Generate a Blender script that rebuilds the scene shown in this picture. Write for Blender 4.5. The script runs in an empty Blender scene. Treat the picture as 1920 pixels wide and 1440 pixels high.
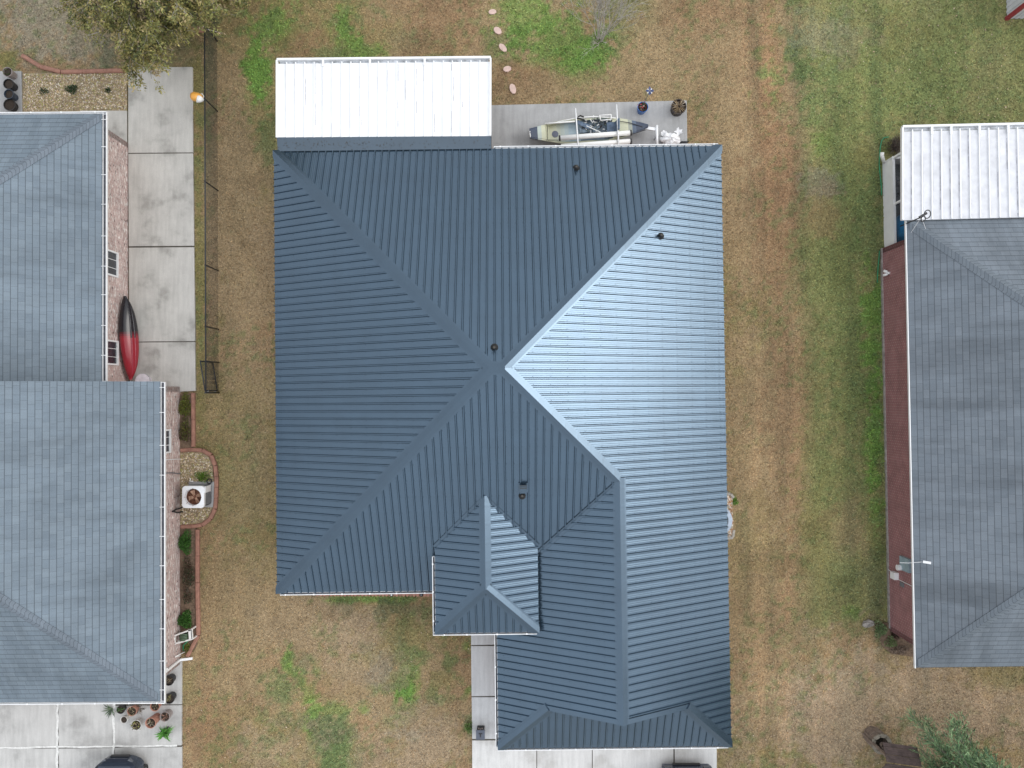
import bpy, math, random
import numpy as np
from mathutils import Vector, Matrix
R = math.radians
random.seed(7)
rng = np.random.default_rng(11)
scene = bpy.context.scene
COL = scene.collection

# ------------------------------------------------------------------ camera, sky, sun, exposure
CAM_H, FPX, TILT = 28.0, 1360.0, math.atan(22 / 1360)
cam = bpy.data.objects.new('camera', bpy.data.cameras.new('camera'))
COL.objects.link(cam)
cam.location = (0, 0, CAM_H)
cam.rotation_euler = (TILT, 0, 0)
cam.data.sensor_width = 36
cam.data.lens = 36 * FPX / 1920
cam.data.clip_start = 0.5
cam.data.clip_end = 2000
scene.camera = cam

SUN_EL, SUN_AZ = R(35), R(82)
OVERCAST, CLOUD = 5.0, 0.87
#         # azimuth clockwise from +Y (north = up in the picture)
world = bpy.data.worlds.new('World')
scene.world = world
world.use_nodes = True
wn = world.node_tree
sky = wn.nodes.new('ShaderNodeTexSky')
sky.sky_type = 'NISHITA'
sky.sun_disc = False
sky.sun_elevation = SUN_EL
sky.sun_rotation = SUN_AZ
sky.air_density = 1.0
sky.dust_density = 3.0
sky.ozone_density = 1.0
hsv = wn.nodes.new('ShaderNodeHueSaturation')
hsv.inputs['Saturation'].default_value = 0.38
wn.links.new(sky.outputs[0], hsv.inputs['Color'])
# thick cloud: brightest overhead, a third as bright at the horizon, with the clear sky's glow coming through it
wtc = wn.nodes.new('ShaderNodeTexCoord'); wsx = wn.nodes.new('ShaderNodeSeparateXYZ')
wn.links.new(wtc.outputs['Generated'], wsx.inputs[0])
wmr = wn.nodes.new('ShaderNodeMapRange')
for k_, v_ in ((1, 0.0), (2, 1.0), (3, OVERCAST * .2), (4, OVERCAST)): wmr.inputs[k_].default_value = v_
wn.links.new(wsx.outputs[2], wmr.inputs[0])
wcl = wn.nodes.new('ShaderNodeVectorMath'); wcl.operation = 'SCALE'
wcl.inputs[0].default_value = (0.955, 0.985, 1.03)
wn.links.new(wmr.outputs[0], wcl.inputs['Scale'])
wmx = wn.nodes.new('ShaderNodeMix'); wmx.data_type = 'RGBA'; wmx.inputs[0].default_value = CLOUD
wn.links.new(hsv.outputs[0], wmx.inputs[6]); wn.links.new(wcl.outputs[0], wmx.inputs[7])
wn.links.new(wmx.outputs[2], wn.nodes['Background'].inputs[0])
wn.nodes['Background'].inputs[1].default_value = 0.15
sd = Vector((math.sin(SUN_AZ) * math.cos(SUN_EL), math.cos(SUN_AZ) * math.cos(SUN_EL), math.sin(SUN_EL)))
sun = bpy.data.objects.new('sun', bpy.data.lights.new('sun', 'SUN'))
COL.objects.link(sun)
sun.data.energy = 0.36
sun.data.angle = R(24)
sun.data.color = (1.0, 0.97, 0.92)
sun.rotation_euler = sd.to_track_quat('Z', 'Y').to_euler()
sun.location = sd * 60
vs = scene.view_settings
vs.view_transform = 'Standard'
vs.look = 'None'
vs.exposure = 1.25
vs.gamma = 1
scene.cycles.max_bounces = 6
scene.cycles.use_denoising = True

# ------------------------------------------------------------------ helpers
CT, ST = math.cos(TILT), math.sin(TILT)

def P(x, y, h=0.0):
    """world point at height h seen at photo pixel (x, y): used to survey the plan from the photograph"""
    a, b = (x - 960) / FPX, -(y - 720) / FPX
    dy, dz = b * CT + ST, b * ST - CT
    t = (h - CAM_H) / dz
    return Vector((a * t, dy * t, h))

def V(*a): return Vector(a)

class MB:
    def __init__(s): s.v, s.f, s.uv, s.m, s.c = [], [], [], [], []
    def add(s, vs_, fs, uvs=None, mi=0, col=None):
        o = len(s.v); s.v += [tuple(p) for p in vs_]
        for k, f in enumerate(fs):
            s.f.append([i + o for i in f]); s.m.append(mi)
            s.uv.append(uvs[k] if uvs else None)
            s.c.append(col)
        return s
    def quad(s, *p, uv=None, mi=0, col=None):
        return s.add(p, [list(range(len(p)))], [uv] if uv else None, mi, col)
    def box(s, c, d, rz=0, mi=0):
        x, y, z = d[0] / 2, d[1] / 2, d[2] / 2
        cr, sr = math.cos(rz), math.sin(rz)
        pts = []
        for k in (-z, z):
            for (i, j) in ((-x, -y), (x, -y), (x, y), (-x, y)):
                pts.append((c[0] + i * cr - j * sr, c[1] + i * sr + j * cr, c[2] + k))
        return s.add(pts, [[3, 2, 1, 0], [4, 5, 6, 7], [0, 1, 5, 4], [1, 2, 6, 5], [2, 3, 7, 6], [3, 0, 4, 7]], mi=mi)
    def bar(s, p, q, w, h, mi=0, up=None):
        """box from p to q, w across and h high"""
        p, q = Vector(p), Vector(q); d = (q - p).normalized()
        u = Vector(up) if up else (V(0, 0, 1) if abs(d.z) < .95 else V(1, 0, 0))
        a = d.cross(u).normalized(); u = a.cross(d)
        pts = []
        for e in (p, q):
            for (i, j) in ((-1, -1), (1, -1), (1, 1), (-1, 1)):
                pts.append(e + a * (i * w / 2) + u * (j * h / 2))
        return s.add(pts, [[0, 1, 2, 3], [7, 6, 5, 4], [4, 5, 1, 0], [5, 6, 2, 1], [6, 7, 3, 2], [7, 4, 0, 3]], mi=mi)
    def tube(s, pts, r, n=8, mi=0, cap=True, col=None):
        pts = [Vector(p) for p in pts]; k = len(pts)
        rs = r if isinstance(r, (list, tuple)) else [r] * k
        out = []; a = None
        for i in range(k):
            d = (pts[min(i + 1, k - 1)] - pts[max(i - 1, 0)]).normalized()
            if a is None:
                a = d.orthogonal().normalized()
            else:
                a = (a - d * a.dot(d)); a = a.normalized() if a.length > 1e-6 else d.orthogonal().normalized()
            b = d.cross(a)
            for j in range(n):
                t = 2 * math.pi * j / n
                out.append(pts[i] + (a * math.cos(t) + b * math.sin(t)) * rs[i])
        fs = [[i * n + j, i * n + (j + 1) % n, (i + 1) * n + (j + 1) % n, (i + 1) * n + j] for i in range(k - 1) for j in range(n)]
        if cap:
            fs += [list(range(n))[::-1], [(k - 1) * n + j for j in range(n)]]
        return s.add(out, fs, mi=mi, col=col)
    def lathe(s, prof, c=(0, 0, 0), n=24, mi=0):
        out = [(c[0] + r * math.cos(2 * math.pi * j / n), c[1] + r * math.sin(2 * math.pi * j / n), c[2] + z) for r, z in prof for j in range(n)]
        k = len(prof)
        return s.add(out, [[i * n + j, i * n + (j + 1) % n, (i + 1) * n + (j + 1) % n, (i + 1) * n + j] for i in range(k - 1) for j in range(n)], mi=mi)
    def prism(s, poly, z0, z1, mi=0):
        n = len(poly)
        ar = sum(poly[i][0] * poly[(i + 1) % n][1] - poly[(i + 1) % n][0] * poly[i][1] for i in range(n))
        if ar < 0: poly = poly[::-1]
        pts = [(p[0], p[1], z0) for p in poly] + [(p[0], p[1], z1) for p in poly]
        return s.add(pts, [list(range(n))[::-1], [n + i for i in range(n)]] + [[i, (i + 1) % n, n + (i + 1) % n, n + i] for i in range(n)], mi=mi)

BASE = {}
def tag(o, label=None, cat=None, group=None, kind=None):
    if label: o['label'] = label
    if cat: o['category'] = cat
    if group: o['group'] = group
    if kind: o['kind'] = kind
    return o

def thing(name, label, cat, base, group=None):
    o = bpy.data.objects.new(name, None); COL.objects.link(o)
    o.empty_display_size = .3
    o.location = base; BASE[o] = Vector(base)
    return tag(o, label, cat, group)

def build(name, mb, mats, parent=None, base=None, smooth=False, label=None, cat=None, group=None, kind=None):
    b = BASE[parent] if parent else Vector(base or (0, 0, 0))
    me = bpy.data.meshes.new(name)
    me.from_pydata([(p[0] - b.x, p[1] - b.y, p[2] - b.z) for p in mb.v], [], mb.f)
    for m in (mats if isinstance(mats, (list, tuple)) else [mats]): me.materials.append(m)
    me.polygons.foreach_set('material_index', mb.m)
    if any(u for u in mb.uv):
        l = me.uv_layers.new(name='UVMap'); arr = []
        for f, u in zip(mb.f, mb.uv):
            for i in range(len(f)): arr += list(u[i]) if u else [0, 0]
        l.data.foreach_set('uv', arr)
    if any(c for c in mb.c):
        a = me.color_attributes.new('Col', 'FLOAT_COLOR', 'CORNER'); arr = []
        for f, c in zip(mb.f, mb.c):
            arr += list((*(c or (1, 1, 1)), 1)) * len(f)
        a.data.foreach_set('color', arr)
    if smooth: me.polygons.foreach_set('use_smooth', [True] * len(me.polygons))
    me.update()
    o = bpy.data.objects.new(name, me); COL.objects.link(o)
    if parent: o.parent = parent
    else: o.location = b
    BASE[o] = b
    return tag(o, label, cat, group, kind)

def copy_tree(o, parent=None):
    c = o.copy(); COL.objects.link(c)
    if parent: c.parent = parent
    for ch in [x for x in COL.objects if x.parent == o]: copy_tree(ch, c)
    return c

# ------------------------------------------------------------------ materials
def node_mat(name):
    m = bpy.data.materials.new(name); m.use_nodes = True
    return m, m.node_tree.nodes, m.node_tree.links, m.node_tree.nodes['Principled BSDF']

def noise(N, L, vec, scale, detail=4, rough=.55, sock='Fac', mapping=None):
    if mapping:
        mp = N.new('ShaderNodeMapping'); mp.inputs['Scale'].default_value = mapping
        L.new(vec, mp.inputs[0]); vec = mp.outputs[0]
    n = N.new('ShaderNodeTexNoise'); n.inputs['Scale'].default_value = scale
    n.inputs['Detail'].default_value = detail; n.inputs['Roughness'].default_value = rough
    L.new(vec, n.inputs['Vector'])
    return n.outputs[sock]

def ramp(N, L, fac, stops):
    r = N.new('ShaderNodeValToRGB'); e = r.color_ramp.elements
    while len(e) < len(stops): e.new(.5)
    for k, (p, c) in enumerate(stops):
        e[k].position = p; e[k].color = (*c, 1) if len(c) == 3 else c
    L.new(fac, r.inputs[0]); return r.outputs[0]

def mixc(N, L, a, b, fac, mode='MIX'):
    m = N.new('ShaderNodeMix'); m.data_type = 'RGBA'; m.blend_type = mode
    for s, k in ((fac, 0), (a, 6), (b, 7)):
        if isinstance(s, (int, float)): m.inputs[k].default_value = s
        elif isinstance(s, tuple): m.inputs[k].default_value = (*s[:3], 1)
        else: L.new(s, m.inputs[k])
    return m.outputs[2]

def bump(N, L, b, h, strength, dist=.01, prev=None):
    n = N.new('ShaderNodeBump'); n.inputs['Strength'].default_value = strength; n.inputs['Distance'].default_value = dist
    L.new(h, n.inputs['Height'])
    if prev: L.new(prev, n.inputs['Normal'])
    L.new(n.outputs[0], b.inputs['Normal']); return n.outputs[0]

def g(v): return (v, v, v)
def mul(c, k): return tuple(x * k for x in c)

def M(name, col, rough=.6, metal=0, var=.18, scale=5, bs=0, bst=.3, spec=.5):
    m, N, L, b = node_mat(name)
    tc = N.new('ShaderNodeTexCoord').outputs['Object']
    f = noise(N, L, tc, scale, 6, .6)
    L.new(ramp(N, L, f, [(.3, mul(col, 1 - var)), (.7, mul(col, 1 + var))]), b.inputs['Base Color'])
    b.inputs['Roughness'].default_value = rough; b.inputs['Metallic'].default_value = metal
    b.inputs['Specular IOR Level'].default_value = spec
    if bs: bump(N, L, b, noise(N, L, tc, bs, 3), bst, .02)
    return m

def attr_mat(name, rough=.7, scale=14, var=.25, trans=0, spec=.25):
    m, N, L, b = node_mat(name)
    a = N.new('ShaderNodeVertexColor'); a.layer_name = 'Col'
    tc = N.new('ShaderNodeTexCoord').outputs['Object']
    f = ramp(N, L, noise(N, L, tc, scale, 4), [(.3, g(1 - var)), (.7, g(1 + var))])
    L.new(mixc(N, L, a.outputs[0], f, 1.0, 'MULTIPLY'), b.inputs['Base Color'])
    b.inputs['Roughness'].default_value = rough
    b.inputs['Specular IOR Level'].default_value = spec
    return m

def concrete(name, col, dark, stain=.5, seed=0.0):
    m, N, L, b = node_mat(name)
    tc = N.new('ShaderNodeTexCoord').outputs['Object']
    mp = N.new('ShaderNodeMapping'); mp.inputs['Location'].default_value = (seed, seed * 2, 0); L.new(tc, mp.inputs[0]); tc = mp.outputs[0]
    big = noise(N, L, tc, .7, 8, .62)
    c = ramp(N, L, big, [(.36, dark), (.46, mul(col, .86)), (.58, col)])
    c = mixc(N, L, col, c, stain)
    st = ramp(N, L, noise(N, L, tc, 1.2, 5, .6, mapping=(6, .6, 1)), [(.35, g(.88)), (.6, g(1.04))])
    c = mixc(N, L, c, st, .8, 'MULTIPLY')
    sp = ramp(N, L, noise(N, L, tc, 45, 3, .7), [(.3, g(.85)), (.7, g(1.1))])
    c = mixc(N, L, c, sp, .8, 'MULTIPLY')
    L.new(c, b.inputs['Base Color']); b.inputs['Roughness'].default_value = .85
    b.inputs['Specular IOR Level'].default_value = .3
    bump(N, L, b, noise(N, L, tc, 60, 3), .25, .01)
    return m

def shingle(name, c1, c2, row=.2, wid=.3, streak=.45):
    m, N, L, b = node_mat(name)
    uvn = N.new('ShaderNodeUVMap'); uv = uvn.outputs[0]
    tc = N.new('ShaderNodeTexCoord').outputs['Object']
    br = N.new('ShaderNodeTexBrick'); br.offset = .37; br.offset_frequency = 2; br.squash = 1.35; br.squash_frequency = 3
    for k, v in (('Scale', 1.0), ('Mortar Size', .005), ('Mortar Smooth', .3), ('Bias', 0.0), ('Brick Width', wid), ('Row Height', row)):
        br.inputs[k].default_value = v
    br.inputs['Color1'].default_value = (*c1, 1); br.inputs['Color2'].default_value = (*c2, 1); br.inputs['Mortar'].default_value = (*mul(c1, .5), 1)
    L.new(uv, br.inputs['Vector'])
    sx = N.new('ShaderNodeSeparateXYZ'); L.new(uv, sx.inputs[0])
    dv = N.new('ShaderNodeMath'); dv.operation = 'DIVIDE'; dv.inputs[1].default_value = row; L.new(sx.outputs[1], dv.inputs[0])
    fr = N.new('ShaderNodeMath'); fr.operation = 'FRACT'; L.new(dv.outputs[0], fr.inputs[0])
    line = ramp(N, L, fr.outputs[0], [(0.0, g(.52)), (.07, g(.62)), (.13, g(1.0)), (1.0, g(1.0))])  # shadow line of each course, painted into the colour
    c = mixc(N, L, br.outputs['Color'], line, 1, 'MULTIPLY')
    st = ramp(N, L, noise(N, L, tc, .45, 7, .62), [(.34, g(.7)), (.5, g(.98)), (.68, g(1.1))])
    c = mixc(N, L, c, st, .6, 'MULTIPLY')
    bs_ = ramp(N, L, noise(N, L, uv, .5, 4, .55, mapping=(1, .16, 1)), [(.36, g(.66)), (.52, g(1.0)), (.7, g(1.12))])
    c = mixc(N, L, c, bs_, streak, 'MULTIPLY')
    sk = ramp(N, L, noise(N, L, uv, 3.0, 5, .6, mapping=(1, .12, 1)), [(.3, g(.84)), (.6, g(1.05))])
    c = mixc(N, L, c, sk, .8, 'MULTIPLY')
    gr = ramp(N, L, noise(N, L, tc, 60, 2, .8), [(.3, g(.8)), (.7, g(1.18))])
    c = mixc(N, L, c, gr, .8, 'MULTIPLY')
    L.new(c, b.inputs['Base Color']); b.inputs['Roughness'].default_value = .72
    b.inputs['Specular IOR Level'].default_value = .45
    n1 = bump(N, L, b, fr.outputs[0], .5, .006)
    bump(N, L, b, noise(N, L, tc, 70, 2), .35, .008, n1)
    return m

def brick(name, c1, c2, mortar, bias=0.0, w=.2, h=.075, extra=None):
    m, N, L, b = node_mat(name)
    uv = N.new('ShaderNodeUVMap').outputs[0]
    br = N.new('ShaderNodeTexBrick'); br.offset = .5
    for k, v in (('Scale', 1.0), ('Mortar Size', .008), ('Mortar Smooth', .1), ('Bias', bias), ('Brick Width', w), ('Row Height', h)):
        br.inputs[k].default_value = v
    br.inputs['Color1'].default_value = (*c1, 1); br.inputs['Color2'].default_value = (*c2, 1); br.inputs['Mortar'].default_value = (*mortar, 1)
    L.new(uv, br.inputs['Vector'])
    c = br.outputs['Color']
    if extra:
        f = noise(N, L, uv, 1.0, 2, .5, mapping=(1 / w, 1 / h, 1))
        c = mixc(N, L, c, extra[0], ramp(N, L, f, [(.56, g(0)), (.6, g(1))]))
        f = noise(N, L, uv, 1.1, 2, .5, mapping=(1 / w, .9 / h, 3))
        c = mixc(N, L, c, extra[1], ramp(N, L, f, [(.62, g(0)), (.66, g(1))]))
    c = mixc(N, L, c, ramp(N, L, noise(N, L, uv, 2.2, 5), [(.3, g(.75)), (.7, g(1.15))]), .8, 'MULTIPLY')
    L.new(c, b.inputs['Base Color']); b.inputs['Roughness'].default_value = .85
    inv = N.new('ShaderNodeMath'); inv.operation = 'SUBTRACT'; inv.inputs[0].default_value = 1; L.new(br.outputs['Fac'], inv.inputs[1])
    bump(N, L, b, inv.outputs[0], .5, .006)
    return m

def metal_roof(name, col, rough, metal):
    m, N, L, b = node_mat(name)
    uv = N.new('ShaderNodeUVMap').outputs[0]
    tc = N.new('ShaderNodeTexCoord').outputs['Object']
    f = ramp(N, L, noise(N, L, tc, 1.3, 6, .6), [(.3, mul(col, .93)), (.7, mul(col, 1.06))])
    L.new(f, b.inputs['Base Color'])
    b.inputs['Metallic'].default_value = metal; b.inputs['Specular IOR Level'].default_value = .5
    b.inputs['Coat Weight'].default_value = .9; b.inputs['Coat Roughness'].default_value = rough * .9
    rr = ramp(N, L, noise(N, L, tc, 3, 5, .6), [(.3, g(rough * .88)), (.7, g(rough * 1.15))])
    b.inputs['Roughness'].default_value = rough
    n1 = bump(N, L, b, noise(N, L, uv, 1.0, 0, .5, mapping=(1.6, .8, 1)), .14, .02)
    wv = N.new('ShaderNodeTexWave'); wv.bands_direction = 'Y'; wv.inputs['Scale'].default_value = .52
    wv.inputs['Distortion'].default_value = .6; wv.inputs['Detail'].default_value = 1
    L.new(uv, wv.inputs['Vector'])
    pw = ramp(N, L, wv.outputs['Fac'], [(.9, g(0)), (1.0, g(1))])
    bump(N, L, b, pw, .085, .006, n1)
    return m

def glass_mat(name, col=(.02, .025, .03), rough=.08):
    m, N, L, b = node_mat(name)
    tc = N.new('ShaderNodeTexCoord').outputs['Object']
    L.new(ramp(N, L, noise(N, L, tc, 2.5, 3), [(.3, mul(col, .7)), (.7, mul(col, 1.4))]), b.inputs['Base Color'])
    b.inputs['Roughness'].default_value = rough; b.inputs['Specular IOR Level'].default_value = .7
    return m

blue_metal = metal_roof('painted blue grey roofing metal', (.064, .113, .166), .26, .75)
blue_flat = metal_roof('blue grey coated flashing', (.050, .080, .112), .4, .5)
blue_trim = metal_roof('painted blue grey trim metal', (.063, .108, .157), .27, .8)
white_alu = M('white aluminium panel', (.80, .81, .82), .45, 0, .05, 2.2)
white_trim = M('white painted trim', (.80, .81, .82), .45, 0, .05, 3)
white_pvc = M('white plastic', (.82, .82, .80), .4, 0, .05, 6)
dirty_white = M('weathered white aluminium', (.58, .59, .62), .45, 0, .14, 2.5)
seam_grey = M('grey streaks along panel seams', (.42, .42, .46), .8, 0, .5, 4)
fascia_dark = M('dark fascia paint', (.03, .04, .05), .5)
soffit_m = M('soffit vinyl', (.55, .55, .53), .6)
shingle_l = shingle('blue grey asphalt shingles', (.174, .218, .258), (.147, .188, .228), .205, .3)
shingle_r = shingle('slate grey asphalt shingles', (.168, .197, .228), (.142, .170, .200), .20, .32, .85)
cap_l = shingle('blue grey shingle caps', (.17, .205, .245), (.145, .178, .215), .14, 3)
cap_r = shingle('slate grey shingle caps', (.16, .19, .22), (.138, .166, .196), .14, 3)
brick_l = brick('washed pink brick', (.47, .31, .285), (.53, .39, .36), (.60, .55, .52), 0, .2, .075, ((.74, .69, .66), (.12, .09, .09)))
brick_r = brick('maroon brick', (.25, .092, .10), (.31, .125, .13), (.42, .32, .315), 0, .2, .07)
brick_m = brick('red brick', (.30, .13, .09), (.36, .18, .12), (.5, .45, .4))
conc_drive = concrete('weathered drive concrete', (.54, .525, .49), (.26, .25, .23), .7, 3)
conc_clean = concrete('smooth pale concrete', (.56, .57, .58), (.33, .33, .33), .45, 9)
conc_bright = concrete('sun bleached concrete', (.66, .66, .65), (.40, .39, .37), .6, 14)
conc_patio = concrete('patio concrete', (.40, .40, .40), (.27, .27, .265), .6, 21)
conc_old = concrete('pale driveway concrete', (.52, .515, .50), (.30, .295, .285), .7, 30)
dark_gap = M('dark joint dirt and pipe shade', (.075, .068, .055), .95, 0, .4, 8)
curb_m = M('terracotta coloured curb', (.32, .165, .12), .85, 0, .25, 6, 40, .4)
curb_grey = M('grey curb block', (.36, .34, .30), .85, 0, .25, 6, 40, .4)
chain_m = M('black vinyl coated wire', (.012, .014, .016), .5)
chain_rail = M('black fence pipe', (.02, .024, .03), .4)
black_pl = M('black plastic', (.018, .018, .02), .45, 0, .3, 5)
grey_pl = M('grey plastic', (.16, .17, .19), .5)
rubber = M('black rubber', (.015, .015, .015), .7)
terra = M('terracotta clay', (.42, .21, .155), .75, 0, .2, 7)
pot_white = M('chalky white pot', (.62, .61, .58), .7, 0, .12, 7)
pot_grey = M('grey stoneware pot', (.30, .26, .25), .6, 0, .2, 7)
pot_blue = M('glossy blue glaze', (.02, .13, .42), .25, 0, .15, 5)
soil = M('dark potting soil', (.035, .025, .018), .95, 0, .5, 30, 60, .6)
mulch = M('brown mulch', (.16, .11, .075), .95, 0, .5, 14, 50, .8)
leaf_m = attr_mat('leaves', .55, 10, .25)
leaf_dull = attr_mat('dry leaves', .8, 10, .25)
bark = M('grey bark', (.20, .17, .145), .9, 0, .35, 9, 30, .5)
twig_m = M('pale twigs', (.44, .41, .37), .85, 0, .3, 9)
old_wood = M('weathered grey wood', (.22, .175, .145), .85, 0, .4, 6, 30, .5)
dark_wood = M('dark weathered boards', (.085, .06, .055), .8, 0, .4, 5, 30, .5)
stone_m = M('pale pink stepping stone', (.60, .44, .385), .8, 0, .12, 4, 30, .3)
rock_m = M('grey rock', (.30, .28, .26), .85, 0, .35, 6, 20, .6)
glass = glass_mat('window glass', (.035, .04, .05))
blind_m = M('window blind', (.34, .37, .42), .5)
ac_white = M('white enamelled steel', (.78, .80, .82), .35, 0, .04, 3)
rust = M('rusty fan metal', (.17, .07, .04), .75, 0, .5, 9)
rust_blade = M('rusty fan blade', (.40, .24, .16), .6, 0, .3, 8)
galv = M('galvanised steel', (.45, .47, .5), .4, .6, .15, 8)
car_paint = M('dark blue grey car paint', (.028, .04, .065), .18, .35, .1, 2, spec=.7)
truck_paint = M('navy truck paint', (.022, .034, .075), .25, .2, .1, 2, spec=.7)
hose_m = M('green hose rubber', (.015, .22, .10), .45)
orange_pl = M('orange plastic', (.75, .36, .07), .4, 0, .15, 6)
blue_tarp = M('blue plastic sheet', (.03, .27, .55), .4, 0, .15, 3, 5, .4)
util_grey = M('blue grey utility box paint', (.27, .37, .42), .45)
shed_wall = M('white ribbed shed steel', (.60, .61, .64), .45, 0, .1, 3)
red_trim = M('red painted trim', (.30, .035, .05), .4)
bag_m = M('white plastic bag', (.83, .83, .84), .35, 0, .05, 8, 9, .6)

# ------------------------------------------------------------------ lawn
def vnoise(x, y, scale, seed):
    r = np.random.default_rng(seed).random((256, 256))
    x = x * scale + 500; y = y * scale + 500
    xi = np.floor(x).astype(int); yi = np.floor(y).astype(int)
    fx = x - xi; fy = y - yi
    fx = fx * fx * (3 - 2 * fx); fy = fy * fy * (3 - 2 * fy)
    a = r[xi % 256, yi % 256]; b = r[(xi + 1) % 256, yi % 256]; c = r[xi % 256, (yi + 1) % 256]; d = r[(xi + 1) % 256, (yi + 1) % 256]
    return (a * (1 - fx) + b * fx) * (1 - fy) + (c * (1 - fx) + d * fx) * fy

def fbm(x, y, scale, seed, oct=5, gain=.55):
    s = 0; a = 1; t = 0
    for k in range(oct):
        s = s + a * vnoise(x, y, scale * 2 ** k, seed + k); t += a; a *= gain
    return s / t

def sstep(a, b, x):
    t = np.clip((x - a) / (b - a), 0, 1); return t * t * (3 - 2 * t)

DRY = (.315, .232, .132); DRY2 = (.29, .185, .105); GREY = (.29, .25, .18); OLIVE = (.225, .20, .08)
GRN = (.145, .19, .075); BRI = (.15, .26, .06); DKG = (.125, .145, .075); TAN = (.355, .27, .178); LAWN = (.19, .215, .082)
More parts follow.
